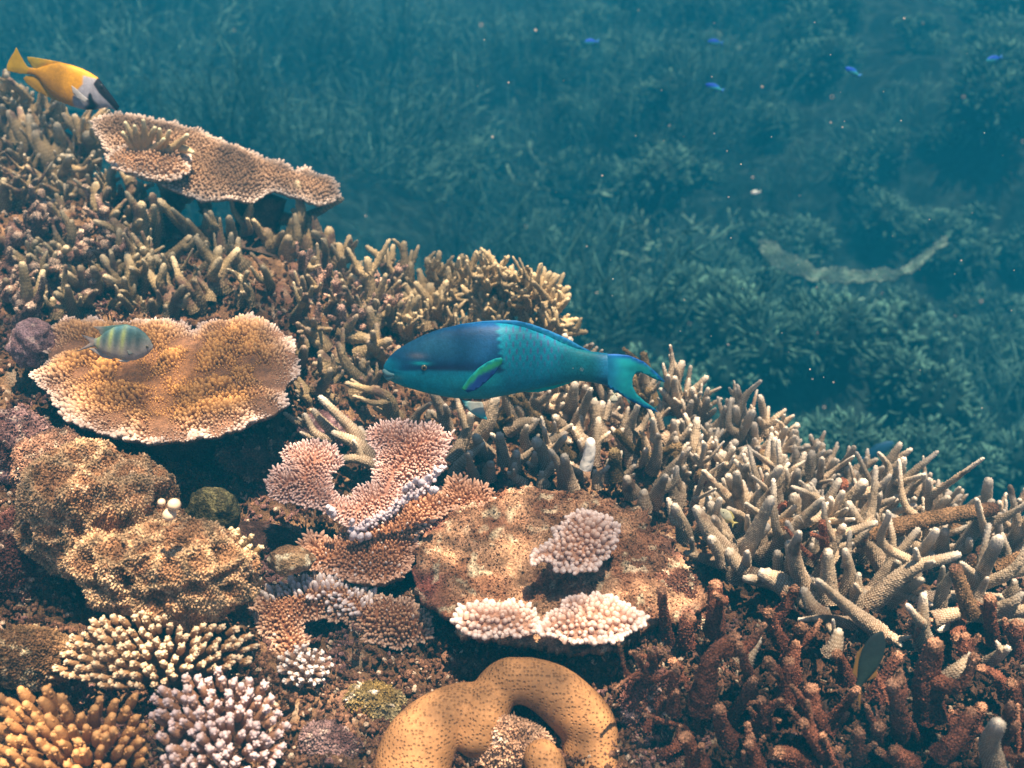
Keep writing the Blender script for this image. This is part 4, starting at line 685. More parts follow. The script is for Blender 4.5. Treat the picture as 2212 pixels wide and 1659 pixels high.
# ------------------------------------------------------------------ finger corals, bottom left
def finger_coral(label, poly, cen, Yc, sp, fl, fr_, nubk, c0, c1, ct, bulge, crop=7, upw=.55, nr=1.0, name='finger_coral'):
    a = np.array(poly, float); X_, Y_ = tp(crop, a[:, 0], a[:, 1]); Pp = np.stack([X_, Y_], 1); cx, cy = tp(crop, *cen); s = CROPS[crop][2]
    lo, hi = Pp.min(0), Pp.max(0); sz = max(hi - lo) / 2; q = hexgrid(lo, hi, sp * s, .32); q = q[inside(Pp, q)]
    t = thing(name, label, 'coral', at(cx, cy, Yc + .03)); bs = np.array(t.location); m_ = Yc / FPX * 1.15
    q = q[np.argsort(-q[:, 1])]; rest = Bag()
    core = Bag(); cv = at(cx, cy + 6, Yc + .05); hw = (hi - lo) / 2 * m_
    V, F, c = blob(cx, cy, Yc + .035, (hi - lo)[0] * .42, (hi - lo)[1] * .42, 25, .1, 30, 4, lambda V, n: np.broadcast_to(np.array(c0) * .5, V.shape), 4); mk('core', V, F, M_PLATE, c, t, bs)
    for iq, (x, y) in enumerate(q):
        dx, dy = (x - cx) / sz, (y - cy) / sz; r2 = min(1, dx * dx + dy * dy)
        Yt = Yc - bulge * (1 - r2) + .0 + (cy - y) * m_ * .55
        tip = at(x, y, Yt); d = norm(np.array([dx * .85, -.42 + .35 * max(0, -dy), upw + .45 * max(0, -dy) - .35 * max(0, dy)])); L_ = fl * rnd.uniform(.75, 1.2) * m_ * s; R_ = fr_ * m_ * s * rnd.uniform(.85, 1.15)
        B = Bag() if iq < 99 else rest; p0 = tip - d * L_; k1 = rnd.uniform(.85, 1.12)
        B.add(*tube([p0, p0 + d * L_ * .5 + rng.uniform(-1, 1, 3) * R_ * .2, tip], [R_ * 1.1, R_ * 1.12, R_ * .78], 10, .0026, .08, True, np.array(c0) * k1, np.array(c1) * k1, np.array(ct), .34, .2))
        if nubk:
            a_ = rng.uniform(0, 6.28, nubk); h_ = rng.uniform(.5, 1.0, nubk); U = norm(np.cross(d, [.3, .9, .2])); W = np.cross(d, U)
            rad = U * np.cos(a_)[:, None] + W * np.sin(a_)[:, None]; pos = p0 + d * L_ * h_[:, None] + rad * R_ * .55; k = nubk
            cc = mix(np.array(c1) * k1, ct, sstep(.4, 1, h_)); nubs(B, pos, rad * .75 + d * 1.0, R_ * rng.uniform(.34, .5, k) * nr, R_ * rng.uniform(.8, 1.15, k) * nr, cc * .8, mix(cc, ct, .15 + .6 * sstep(.55, 1, h_)))
        if iq < 99: B.build('finger', M_NUB, t, bs)
    if rest.V: tag(rest.build('small_fingers', M_NUB, t, bs), kind='stuff')
    return t
finger_coral('pale brown finger coral with cream tipped clustered fingers above the orange and lavender ones', [(270, 1000), (330, 900), (440, 830), (520, 740), (640, 700), (760, 680), (880, 690), (1000, 710), (1120, 770), (1230, 780), (1380, 770), (1520, 775), (1600, 880), (1600, 980), (1560, 1060), (1450, 1050), (1250, 1050), (1100, 1080), (900, 1180), (700, 1200), (450, 1120), (300, 1130)], (900, 1010), .97, 66, 100, 21, 9, (.30, .16, .075), (.42, .24, .12), (.80, .62, .42), .03)
finger_coral('orange finger coral with blunt tips in the bottom left corner', [(-60, 1190), (60, 1160), (200, 1170), (350, 1170), (420, 1280), (520, 1230), (700, 1210), (860, 1210), (920, 1330), (950, 1420), (900, 1500), (940, 1640), (900, 1760), (-60, 1760)], (420, 1560), .88, 92, 150, 34, 6, (.36, .16, .06), (.52, .26, .10), (.74, .40, .16), .03, upw=.9, nr=.8)
finger_coral('brown finger coral with lavender white tips at the bottom, right of the orange one', [(930, 1200), (1050, 1120), (1200, 1030), (1400, 1040), (1550, 1080), (1640, 1130), (1760, 1240), (1800, 1340), (1760, 1500), (1780, 1640), (1700, 1760), (1000, 1760), (960, 1560), (950, 1400), (920, 1300)], (1330, 1500), .885, 80, 125, 29, 9, (.33, .16, .085), (.46, .25, .16), (.78, .62, .62), .035, upw=.75)
finger_coral('small round coral with white tipped short fingers, alone beside dark rock', [(1690, 1000), (1760, 940), (1850, 900), (1950, 910), (2040, 950), (2070, 1020), (2030, 1100), (1950, 1150), (1850, 1160), (1740, 1120), (1690, 1060)], (1870, 1050), 1.0, 48, 70, 17, 5, (.30, .17, .11), (.50, .34, .26), (.86, .80, .78), .03)
finger_coral('olive brown knobbly finger coral between the shaggy mound and the brown plate', [(1290, 230), (1360, 170), (1500, 190), (1600, 240), (1640, 380), (1620, 480), (1560, 560), (1450, 560), (1380, 420), (1300, 330)], (1470, 380), 1.04, 62, 70, 19, 4, (.22, .13, .06), (.38, .24, .10), (.80, .66, .42), .02)

# ------------------------------------------------------------------ smooth lobed massive coral
tm = thing('massive_coral', 'smooth orange brown lobed coral with dark pits at the bottom centre', 'coral', at(1060, 1659, .93)); bm_ = np.array(tm.location)
def lobes(spec, name):
    B = Bag()
    for pth, R in spec:
        Pw = []
        for (x, y, Yk) in pth: Pw.append(at(*tp(8, x, y), Yk))
        B.add(*tube(Pw, [r * .35 * .93 / FPX * 1.15 for r in R], 30, .006, .0, True, (.42, .20, .075), (.42, .20, .075), None, .1, .22, cap0=True))
        V0 = Pw[0]
    o = B.build(name, M_MASS, tm, bm_)
    m = o.modifiers.new('join', 'REMESH'); m.mode = 'VOXEL'; m.voxel_size = .0022; m.use_smooth_shade = True
    m = o.modifiers.new('soften', 'SMOOTH'); m.factor = .6; m.iterations = 10
    me = bpy.data.meshes.new_from_object(o.evaluated_get(bpy.context.evaluated_depsgraph_get())); o.modifiers.clear(); o.data = me
    ca = me.color_attributes.get('Col') or me.color_attributes.new('Col', 'FLOAT_COLOR', 'POINT')
    ca.data.foreach_set('color', np.tile(np.array([.47, .235, .095, 1], np.float32), len(me.vertices)))
    if not me.materials: me.materials.append(M_MASS)
    return o
for grp_ in ([([(940, 1270, .975), (1000, 1170, .975), (1090, 1120, .975), (1200, 1115, .975), (1330, 1170, .97), (1450, 1270, .96), (1560, 1390, .95), (1590, 1500, .94), (1590, 1620, .925), (1585, 1790, .91)], [150, 172, 180, 182, 188, 192, 200, 205, 200, 195]),
            ([(1000, 1240, .975), (880, 1265, .965), (760, 1290, .955), (640, 1370, .94), (550, 1480, .925), (490, 1610, .91), (450, 1800, .89)], [140, 160, 185, 220, 255, 270, 270]),
            ([(940, 1270, .955), (900, 1370, .94), (880, 1450, .93)], [170, 190, 160])],
            [([(1290, 1590, .90), (1330, 1680, .89), (1340, 1800, .87)], [120, 135, 140])]): lobes(grp_, 'lobe')
m_attr = M_MASS
rock('rock', 'pinkish brown encrusted rock inside the arch of the smooth lobed coral', 'rock', 1095, 1620, .925, 100, 100, 46, .30, 26, 33, rk((.36, .20, .12), (.56, .36, .24), (.78, .6, .46)), tuft=1500)

# rubble, crusts and turf over the near reef
B = Bag(); k = 104000; px = rng.uniform(-620, 2840, k); py = rng.uniform(100, 1960, k); px[:60000] = rng.uniform(-60, 2280, 60000); py[:60000] = rng.uniform(150, 1700, 60000); dp = depth(px, py); rdg = np.interp(px, RPX, RPY); ok = dp < rdg + .06; px, py, dp = px[ok], py[ok], dp[ok]
pos = at(px, py, dp); ix = np.clip(np.searchsorted(xs, pos[:, 0]), 0, len(xs) - 1); iy = np.clip(np.searchsorted(ys, pos[:, 1]), 0, len(ys) - 1); pos[:, 2] = SEAZ[iy, ix] - .001; k = len(pos); pat = fbm(pos, 12, 3, 77); pal = mix((.085, .040, .026), (.24, .125, .075), rng.random(k)); pal = mix(pal, (.30, .16, .15), (pat > .2) * rng.random(k)); pal = mix(pal, (.62, .48, .36), (rng.random(k) < .06) * .9)
pal = pal * (1 - .62 * sstep(.12, .3, pos[:, 0]) * (1 - sstep(1.16, 1.3, pos[:, 1])))[:, None]  # lower-right rubble darkened for algae cover and to paint in a hollow's shade
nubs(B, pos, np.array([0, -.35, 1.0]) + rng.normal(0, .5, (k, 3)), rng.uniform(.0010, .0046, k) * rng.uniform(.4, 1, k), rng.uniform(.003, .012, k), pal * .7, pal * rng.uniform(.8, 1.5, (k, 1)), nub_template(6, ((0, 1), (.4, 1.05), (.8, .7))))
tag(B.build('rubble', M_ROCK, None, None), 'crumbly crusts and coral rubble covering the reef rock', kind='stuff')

# ------------------------------------------------------------------ fish
def fish(name, label, crop, Yf, nose, ped, top, bot, wid, colf, fins, eye, roll=.17, yaw=0.0, ns=150, nm=40, group=None, mouth=None):
    """nose/ped: ends of the body axis; top/bot: profile points; all on the crop. colf(x, y, side) -> colour"""
    cx, cy = tp(crop, (nose[0] + ped[0]) / 2, (nose[1] + ped[1]) / 2); c0 = at(cx, cy, Yf)
    nrm = norm(np.array([math.sin(yaw), -math.cos(roll), math.sin(roll)])); s = CROPS[crop][2]
    def plane(x, y, d=0.0):
        X_, Y_ = tp(crop, x, y); r = ray(X_, Y_); t = (c0 @ nrm) / (r @ nrm); return r * t[..., None] + nrm * np.asarray(d)[..., None]
    mpp = Yf / FPX * 1.05 * s; A = np.array(nose, float); Bp = np.array(ped, float); ax = (Bp - A); Ln = np.linalg.norm(ax); ax = ax / Ln; pr = np.array([-ax[1], ax[0]])
    if pr[1] > 0: pr = -pr
    if abs(pr[1]) < .3 and pr[0] < 0: pr = pr
    def prof(pts_):
        p = np.array(pts_, float) - A; u = p @ ax; v = p @ pr; o = np.argsort(u); return u[o], v[o]
    ut, vt = prof(top); ub, vb = prof(bot); t = np.linspace(0, 1, ns); u = Ln * (t ** 1.0)
    def sm(u0, v0):
        v = np.interp(u, u0, v0); kk = np.ones(5) / 5; vp = np.pad(v, 2, mode='edge'); return np.convolve(vp, kk, 'valid')
    T_ = sm(ut, vt); B_ = sm(ub, vb); T_, B_ = np.maximum(T_, B_), np.minimum(T_, B_); mid = (T_ + B_) / 2; hh = (T_ - B_) / 2
    hm = hh.max(); e = np.sqrt(np.clip(t / .05, 0, 1)); ww = wid * hm * (hh / hm) ** .8 * mpp * (.35 + .65 * e)
    a = np.linspace(0, 2 * math.pi, nm, endpoint=False); sn = np.sin(a); cs = np.cos(a)
    v2 = mid[:, None] + hh[:, None] * sn[None]; px_ = A[0] + u[:, None] * ax[0] + v2 * pr[0]; py_ = A[1] + u[:, None] * ax[1] + v2 * pr[1]
    dd = ww[:, None] * np.sign(cs) * np.abs(cs) ** .85; V = plane(px_, py_, dd).reshape(-1, 3)
    col = colf(px_.ravel(), py_.ravel()); i = np.arange(ns - 1)[:, None] * nm; j = np.arange(nm)[None]; jn = (j + 1) % nm
    F4 = np.stack([i + j, i + jn, i + nm + jn, i + nm + j], -1).reshape(-1, 4); n0 = len(V); V = np.vstack([V, V[:nm].mean(0), V[-nm:].mean(0)]); col = np.vstack([col, col[0], col[-1]])
    F3 = np.vstack([np.stack([(np.arange(nm) + 1) % nm, np.arange(nm), np.full(nm, n0)], -1), np.stack([n0 - nm + np.arange(nm), n0 - nm + (np.arange(nm) + 1) % nm, np.full(nm, n0 + 1)], -1)])
    root = thing(name, label, 'fish', c0, group); mk('body', V, [F4, F3], M_FISH, col, root, c0)
    for fn, outline, cf, d0, d1 in fins:             # a thin fin: d0 depth at first point, d1 outward flare
        O = resample(np.array(outline, float), max(4, Ln / 90)); q = hexgrid(O.min(0), O.max(0), max(4, Ln / 70), .1); q = q[inside(O, q)]; de, _ = edist(O, q) if len(q) else (np.array([]), None); q = q[de > 2.5] if len(q) else q
        k = len(O); vo, _, fo, _, _, _ = delaunay_2d_cdt([Vector(p) for p in np.vstack([O, q])], [(x, (x + 1) % k) for x in range(k)], [], 1, 1e-4)
        Q = np.array([tuple(v) for v in vo]); F = np.array([f for f in fo if len(f) == 3]); de, _ = edist(O, Q); p0 = np.array(outline[0], float); dist = np.linalg.norm(Q - p0, axis=1); dist = dist / dist.max()
        th = .0016 * sstep(0, Ln / 18, de) * (Ln * mpp / .3) + .00006; dz = d0 + d1 * dist
        dz = dz * mpp
        V = np.vstack([plane(Q[:, 0], Q[:, 1], dz + th), plane(Q[:, 0], Q[:, 1], dz - th)]); N = len(Q); ed = {}
        for f in F:
            for x, y in ((f[0], f[1]), (f[1], f[2]), (f[2], f[0])):
                if (y, x) in ed: ed.pop((y, x))
                else: ed[(x, y)] = 1
        E = np.array(list(ed)); c = cf(Q[:, 0], Q[:, 1])
        mk(fn, V, [np.vstack([F, F[:, ::-1] + N]), np.stack([E[:, 1], E[:, 0], E[:, 0] + N, E[:, 1] + N], -1)], M_FIN, np.vstack([c, c]), root, c0)
    if eye:
        ex, ey, er, ic, off = eye; import bmesh
        for nm_, rr, cc, k in (('eye', er, ic, 0), ('pupil', er * .55, (.01, .012, .015), 1)):
            bm = bmesh.new(); bmesh.ops.create_uvsphere(bm, u_segments=20, v_segments=12, radius=1); VV = np.array([v.co[:] for v in bm.verts]); FF = [[v.index for v in f.verts] for f in bm.faces]; bm.free()
            r = rr * mpp; uu = (np.array([ex, ey]) - A) @ ax; iu = int(np.clip(uu / Ln * (ns - 1), 0, ns - 1)); vv = ((np.array([ex, ey]) - A) @ pr - mid[iu]) / (hh[iu] + 1e-6); dsk = ww[iu] * max(0, 1 - vv * vv) ** .42
            cen_ = plane(np.array(float(ex)), np.array(float(ey)), np.array(dsk + (k * .42 * er - .1 * er) * mpp)); VV = cen_ + VV[:, :1] * r * CR + VV[:, 1:2] * r * norm(np.cross(nrm, CR)) + VV[:, 2:] * r * .55 * nrm
            f3 = np.array([f for f in FF if len(f) == 3]); f4 = np.array([f for f in FF if len(f) == 4])
            if k == 0: eo = mk('eye', VV, [f3, f4], M_EYE, np.broadcast_to(cc, VV.shape), root, c0)
            else: mk('pupil', VV, [f3, f4], M_EYE, np.broadcast_to(cc, VV.shape), eo, c0)
    return root, plane, c0
def rays(x, y, p, k, amt, c, c2):
    a = np.arctan2(y - p[1], x - p[0]); s = .5 + .5 * np.sin(a * k); return mix(c, c2, s * amt)
# parrotfish (crop G)
TQ, DB, TQ2, GRN = np.array((.006, .25, .40)), np.array((.012, .045, .20)), np.array((.02, .30, .36)), np.array((.03, .50, .30))
def cparrot(x, y):
    c = mix(TQ, (.008, .32, .44), sstep(480, 560, y) * (1 - sstep(900, 1000, x)))
    c = mix(c, (.05, .26, .32), sstep(590, 690, y) * .6)
    c = mix(c, (.008, .30, .42), np.exp(-((x - 1050) / 130) ** 2 - ((y - 330) / 120) ** 2) * .9)
    c = mix(c, (.010, .21, .27), sstep(1200, 1480, x)); c = mix(c, (.006, .10, .27), sstep(1520, 1645, x) * .75)
    rowp = np.floor(y / 21) % 2; sx = ((x / 25 + rowp * .5) % 1 - .5); sy = (y / 21) % 1 - .5; edge = sstep(.30, .5, np.sqrt(sx ** 2 + sy ** 2 * .8)); c = c * (1 - .10 * edge * sstep(520, 640, x))[:, None]; c = c * (1 + .10 * fbm(p3(x, y), .02, 3, 5))[:, None]
    fx = (x - 960) / 46; fy = (y - 200) / 44; st = np.floor(fy) % 2; mk_ = np.exp(-(((fx + st * .5) % 1 - .5) / .13) ** 2) * np.exp(-((fy % 1 - .5) / .42) ** 4)
    c = mix(c, (.09, .05, .24), mk_ * sstep(940, 1000, x) * (1 - sstep(1250, 1450, x)) * (1 - sstep(400, 470, y)) * .75)
    c = mix(c, (.09, .06, .24), mk_ * sstep(940, 1000, x) * (1 - sstep(1250, 1400, x)) * sstep(400, 470, y) * (1 - sstep(470, 620, y)) * .22)
    line = 492 + 10 * np.sin(x / 120.0) - 25 * sstep(200, 350, 350 - (x - 170)) 
    dk = (1 - sstep(925, 962, x + 14 * np.sin(y / 7) - (y - 330) * .12)) * (1 - sstep(line - 16, line + 2, y))
    dk = dk * (1 - (1 - sstep(190, 330, x)) * sstep(400, 450, y))
    body = mix((.004, .055, .16), (.02, .12, .23), np.exp(-((x - 480) / 230) ** 2 - ((y - 330) / 90) ** 2))
    body = mix(body, (.004, .025, .10), np.exp(-((y - 455) / 30) ** 2) * sstep(330, 500, x))
    body = mix(body, (.01, .10, .30), np.exp(-((y - 190) / 28) ** 2))
    c = mix(c, body, dk)
    c = mix(c, (.16, .16, .20), np.exp(-((x - 400) / 55) ** 2 - ((y - 388) / 18) ** 2) * .7)
    c = mix(c, (.01, .45, .52), np.exp(-((x - 430) / 55) ** 2 - ((y - 436) / 10) ** 2))
    c = mix(c, (.012, .02, .09), np.exp(-((x - 560) / 170) ** 2 - ((y - 465) / 17) ** 2) * .9)
    c = mix(c, (.01, .05, .11), np.exp(-((x - 225) / 60) ** 2 - ((y - (497 + (x - 200) * .12)) / 6) ** 2) * .8)
    return mix(c, (.25, .5, .5), np.exp(-((x - 255) / 40) ** 2 - ((y - 540) / 16) ** 2) * .35) * .95
def ctail(x, y):
    c = rays(x, y, (1500, 490), 70, .35, (.01, .30, .38), (.015, .42, .42)); c = mix(c, (.006, .10, .27), (1 - sstep(1660, 1790, x)) * .8)
    e = np.interp(x, [1640, 1800, 1900, 2040], [390, 408, 455, 580]); c = mix(c, (.01, .10, .42), 1 - sstep(4, 28, y - e)); e2 = np.interp(x, [1640, 1800, 1995], [608, 700, 785])
    c = mix(c, (.01, .10, .40), 1 - sstep(3, 20, e2 - y)); return mix(c, (.02, .30, .26), np.exp(-((x - 1900) / 60) ** 2 - ((y - 490) / 18) ** 2) * .8) * .95
def cdors(x, y): e = np.interp(x, [560, 800, 1000, 1100, 1250, 1400, 1540], [225, 182, 172, 185, 235, 300, 372]); return mix(mix((.01, .16, .42), rays(x, y, (700, 900), 160, .5, (.01, .11, .24), (.012, .22, .30)), sstep(6, 22, y - e)), (.01, .35, .34), sstep(34, 46, y - e) * .8)
def cpec(x, y): u = (x - 690) * .62 + (y - 590) * -.78; v = (x - 690) * .78 + (y - 590) * .62; c = mix((.03, .42, .16), (.012, .05, .30), sstep(135, 165, v + u * -.28)); t = (y - np.interp(x, [690, 800, 955], [575, 445, 368])); return mix(mix((.01, .30, .36), (.025, .34, .16), sstep(4, 14, t)), (.012, .05, .28), sstep(36, 62, t))
par, ppl, pc = fish('parrotfish', 'large turquoise parrotfish with a dark blue front half swimming left', 'G', 1.37, (168, 497), (1655, 497),
    [(168, 480), (176, 455), (205, 415), (250, 372), (330, 322), (430, 272), (550, 228), (680, 202), (800, 190), (900, 188), (1000, 196), (1100, 218), (1250, 272), (1350, 322), (1450, 360), (1550, 380), (1655, 393)],
    [(168, 508), (172, 535), (192, 560), (230, 582), (300, 610), (450, 652), (600, 682), (720, 692), (850, 692), (1000, 664), (1100, 644), (1300, 602), (1450, 572), (1550, 582), (1655, 606)], .50, cparrot,
    [('dorsal_fin', [(560, 232), (680, 196), (830, 177), (960, 170), (1050, 173), (1150, 196), (1270, 240), (1400, 298), (1470, 340), (1545, 376), (1540, 388), (1450, 366), (1350, 330), (1250, 282), (1100, 226), (1000, 205), (900, 198), (700, 215)], cdors, 0, 0),
     ('tail_fin', [(1640, 395), (1720, 396), (1800, 405), (1900, 448), (1980, 518), (2042, 584), (2015, 580), (1960, 560), (1900, 527), (1862, 517), (1838, 528), (1822, 560), (1822, 610), (1850, 662), (1905, 712), (1960, 750), (2000, 788), (1900, 752), (1800, 702), (1700, 640), (1640, 606), (1610, 500)], ctail, 0, 0),
     ('anal_fin', [(1080, 640), (1200, 618), (1300, 598), (1400, 572), (1455, 566), (1400, 592), (1300, 628), (1200, 650), (1130, 650)], lambda x, y: rays(x, y, (1000, 300), 120, .3, (.01, .42, .40), (.01, .30, .36)), 0, 0),
     ('pelvic_fin', [(690, 685), (760, 694), (828, 694), (836, 740), (850, 780), (862, 812), (800, 795), (745, 762), (710, 725)], lambda x, y: mix(mix((.05, .42, .48), (.34, .38, .36), sstep(690, 760, x) * (1 - sstep(730, 800, y))), (.01, .30, .45), 1 - sstep(0, 22, 862 - x)), 60, 30),
     ('pectoral_fin', [(690, 588), (735, 520), (800, 446), (860, 402), (915, 375), (955, 368), (962, 385), (950, 420), (900, 490), (850, 540), (790, 590), (735, 612)], cpec, 150, 70)],
    (445, 463, 21, (.16, .13, .06), 0), ns=330, nm=110)
# beak: two pale tooth plates and the lip
B = Bag(); B.add(*tube([ppl(np.array(float(x)), np.array(float(y)), np.array(d)) for x, y, d in ((172, 505, .002), (205, 517, .012), (240, 512, .019))], [.0032, .0036, .002], 10, .002, .0, True, (.13, .27, .30), (.13, .27, .30), None, .1, .05)); B.add(*tube([ppl(np.array(float(x)), np.array(float(y)), np.array(d)) for x, y, d in ((180, 535, .002), (208, 545, .012), (238, 528, .018))], [.003, .0034, .002], 10, .002, .0, True, (.11, .25, .28), (.11, .25, .28), None, .1, .05)); B.build('beak', M_PALE, par, pc)
# yellow foxface (crop F)
YL, YD = np.array((.56, .27, .006)), np.array((.42, .20, .006))
def cfox(x, y):
    u = (x * .87 + y * .49); v = (-x * .49 + y * .87); c = mix(YL, (.70, .33, .01), np.exp(-((v - (-190)) / 60) ** 2)); c = mix(c, YD, sstep(60, 300, v)); wx = np.interp(y, [640, 760, 900, 1000, 1150], [1400, 1400, 1270, 1230, 1240])
    wht = sstep(-25, 25, x - wx) * sstep(-20, 15, y - (650 + (x - 1440) * .25) + 20); c = mix(c, (.30, .30, .36), wht); lx = 1560 + (y - 700) * .74
    dk = (sstep(-16, 10, x - np.interp(y, [640, 760, 900, 1050, 1180], [1640, 1575, 1660, 1800, 1920]))) ; c = mix(c, (.006, .005, .012), dk * sstep(630, 680, y))
    ch = np.exp(-((x - np.interp(y, [900, 1000, 1100, 1200], [1520, 1520, 1560, 1500])) / np.interp(y, [900, 1000, 1150], [18, 50, 110])) ** 4) * sstep(880, 930, y); return mix(c, (.006, .005, .012), ch)
fx, _, _ = fish('foxface_fish', 'yellow fish with white face and black mask diving right at the top left', 'F', 1.86, (1965, 1175), (470, 535),
    [(1995, 1150), (1905, 1010), (1800, 870), (1700, 740), (1630, 655), (1500, 570), (1350, 495), (1150, 440), (1000, 405), (850, 420), (700, 470), (600, 500), (480, 480)],
    [(1935, 1202), (1850, 1170), (1790, 1145), (1700, 1160), (1600, 1185), (1420, 1190), (1300, 1160), (1150, 1110), (1000, 1040), (850, 930), (720, 780), (640, 660), (560, 610), (450, 590)], .30, cfox,
    [('dorsal_fin', [(1350, 498), (1200, 442), (1000, 392), (750, 345), (560, 312), (450, 303), (470, 380), (510, 440), (560, 500), (650, 498), (760, 450), (900, 410), (1100, 440)], lambda x, y: rays(x, y, (1400, 1800), 110, .25, mix((.62, .34, .01), (.36, .27, .02), 1 - sstep(600, 800, x)), YD), 0, 0),
     ('anal_fin', [(1200, 1130), (1000, 1055), (800, 975), (600, 875), (450, 755), (385, 670), (430, 625), (520, 610), (640, 650), (750, 790), (900, 950), (1100, 1080)], lambda x, y: rays(x, y, (1400, 0), 110, .25, (.40, .22, .012), (.30, .18, .012)), 0, 0),
     ('tail_fin', [(520, 510), (450, 460), (395, 380), (330, 260), (272, 145), (230, 235), (185, 300), (145, 370), (110, 465), (120, 540), (230, 562), (330, 588), (430, 592), (510, 600)], lambda x, y: rays(x, y, (640, 560), 60, .3, (.50, .31, .012), (.36, .24, .012)), 0, 0),
     ('pectoral_fin', [(1500, 1010), (1400, 930), (1300, 830), (1230, 780), (1250, 900), (1330, 1000), (1450, 1060)], lambda x, y: rays(x, y, (1550, 1060), 60, .3, (.34, .34, .36), (.42, .40, .36)), 110, 30)],
    (1690, 800, 34, (.03, .03, .04), 0), yaw=.1, ns=240, nm=80)
# striped damselfish over the table coral (crop 4)
def csarg(x, y):
    c = mix((.08, .15, .15), (.44, .38, .35), sstep(545, 680, y)); u = x - (y - 600) * -.12
    for b0, w_ in ((690, 15), (768, 16), (612, 12)): c = mix(c, mix((.28, .34, .12), (.5, .44, .32), sstep(600, 680, y)), np.exp(-((u - b0) / w_) ** 2) * .85)
    for b0 in (652, 728, 810, 860): c = mix(c, (.03, .07, .085), np.exp(-((u - b0) / 20) ** 2) * (1 - sstep(600, 700, y)) * .75)
    return mix(c, (.04, .12, .16), (1 - sstep(510, 560, y)) * .7)
fish('damselfish', 'grey green striped damselfish hovering over the bright table coral', 4, 1.20, (944, 642), (582, 612),
     [(944, 634), (925, 592), (892, 552), (842, 517), (780, 503), (710, 515), (650, 545), (615, 578), (582, 590)], [(940, 652), (915, 684), (880, 706), (830, 724), (780, 724), (700, 706), (640, 680), (600, 650), (582, 632)], .36, csarg,
     [('dorsal_fin', [(850, 524), (780, 499), (700, 506), (640, 514), (572, 514), (610, 540), (622, 568), (680, 560), (760, 520)], lambda x, y: mix((.06, .12, .12), (.30, .27, .26), 1 - sstep(590, 660, x)), 0, 0),
      ('tail_fin', [(600, 592), (560, 580), (496, 562), (540, 598), (556, 616), (520, 640), (464, 672), (530, 652), (580, 636), (604, 630)], lambda x, y: mix((.34, .28, .26), (.10, .10, .12), np.clip(sstep(10, 0, np.abs(y - (562 + (x - 496) * .3))) + sstep(12, 0, np.abs(y - (672 - (x - 464) * .32))), 0, 1)), 0, 0),
      ('anal_fin', [(720, 706), (680, 716), (630, 704), (580, 672), (548, 650), (590, 648), (640, 672)], lambda x, y: mix((.36, .33, .32), (.36, .33, .32), x * 0), 0, 0),
      ('pelvic_fin', [(820, 716), (790, 732), (750, 728), (735, 718), (780, 714)], lambda x, y: mix((.4, .37, .36), (.4, .37, .36), x * 0), 10, 10),
      ('pectoral_fin', [(850, 650), (815, 640), (795, 655), (805, 680), (835, 672)], lambda x, y: mix((.30, .33, .30), (.30, .33, .30), x * 0), 28, 10)],
     (914, 634, 10, (.22, .20, .14), 0), ns=120, nm=50)
def sfish(name, label, crop, Yf, nose, ped, hh_, tail, colf, eye=None, wid=.4, yaw=0, group=None, finc=(.3, .3, .2), fork=.5):
    A = np.array(nose, float); Bp = np.array(ped, float); ax = norm(Bp - A); Ln = np.linalg.norm(Bp - A); pr = np.array([-ax[1], ax[0]])
    if pr[1] > 0: pr = -pr
    sh = [(0, .1), (.08, .5), (.2, .82), (.38, 1), (.58, .92), (.78, .6), (.92, .32), (1, .28)]
    tp_ = [tuple(A + ax * Ln * u + pr * hh_ * v) for u, v in sh]; bt = [tuple(A + ax * Ln * u - pr * hh_ * v * .95) for u, v in sh]
    E = Bp + ax * tail; fn = [('tail_fin', [tuple(Bp + pr * hh_ * .25 - ax * 2), tuple(E + pr * hh_ * .9), tuple(E - ax * tail * fork), tuple(E - pr * hh_ * .9), tuple(Bp - pr * hh_ * .25 - ax * 2)], lambda x, y: np.broadcast_to(finc, x.shape + (3,)), 0, 0),
         ('dorsal_fin', [tuple(A + ax * Ln * .3 + pr * hh_ * .9), tuple(A + ax * Ln * .5 + pr * hh_ * 1.28), tuple(A + ax * Ln * .85 + pr * hh_ * .95), tuple(A + ax * Ln * .9 + pr * hh_ * .35), tuple(A + ax * Ln * .6 + pr * hh_ * .85)], lambda x, y: np.broadcast_to(finc, x.shape + (3,)), 0, 0),
         ('anal_fin', [tuple(A + ax * Ln * .55 - pr * hh_ * .8), tuple(A + ax * Ln * .75 - pr * hh_ * 1.1), tuple(A + ax * Ln * .92 - pr * hh_ * .3), tuple(A + ax * Ln * .75 - pr * hh_ * .5)], lambda x, y: np.broadcast_to(finc, x.shape + (3,)), 0, 0)]
    return fish(name, label, crop, Yf, nose, ped, tp_, bt, wid, colf, fn, eye, yaw=yaw, ns=50, nm=24, group=group)
sfish('damselfish', 'dark grey fish pointing up with a yellow edged tail among the maroon stumps', 'R', .95, (985, 590), (785, 1060), 100, 190, lambda x, y: mix((.025, .035, .035), (.04, .06, .05), sstep(700, 900, y)), None, .4, finc=(.30, .16, .04), fork=.75)
sfish('damselfish', 'tiny pale yellow fish hiding among the staghorn branches at the right', 9, 1.10, (340, 62), (415, 145), 30, 24, lambda x, y: mix((.62, .60, .42), (.66, .50, .12), sstep(100, 150, y)), (355, 80, 5, (.05, .05, .04), 0), .35, finc=(.66, .56, .2))
sfish('butterflyfish', 'tiny pale fish with a dark eye stripe just below the parrotfish tail', 5, 1.33, (1735, 990), (1738, 935), 24, 14, lambda x, y: mix((.55, .56, .45), (.05, .05, .04), np.exp(-((y - 975) / 6) ** 2)), None, .35, finc=(.5, .5, .35))
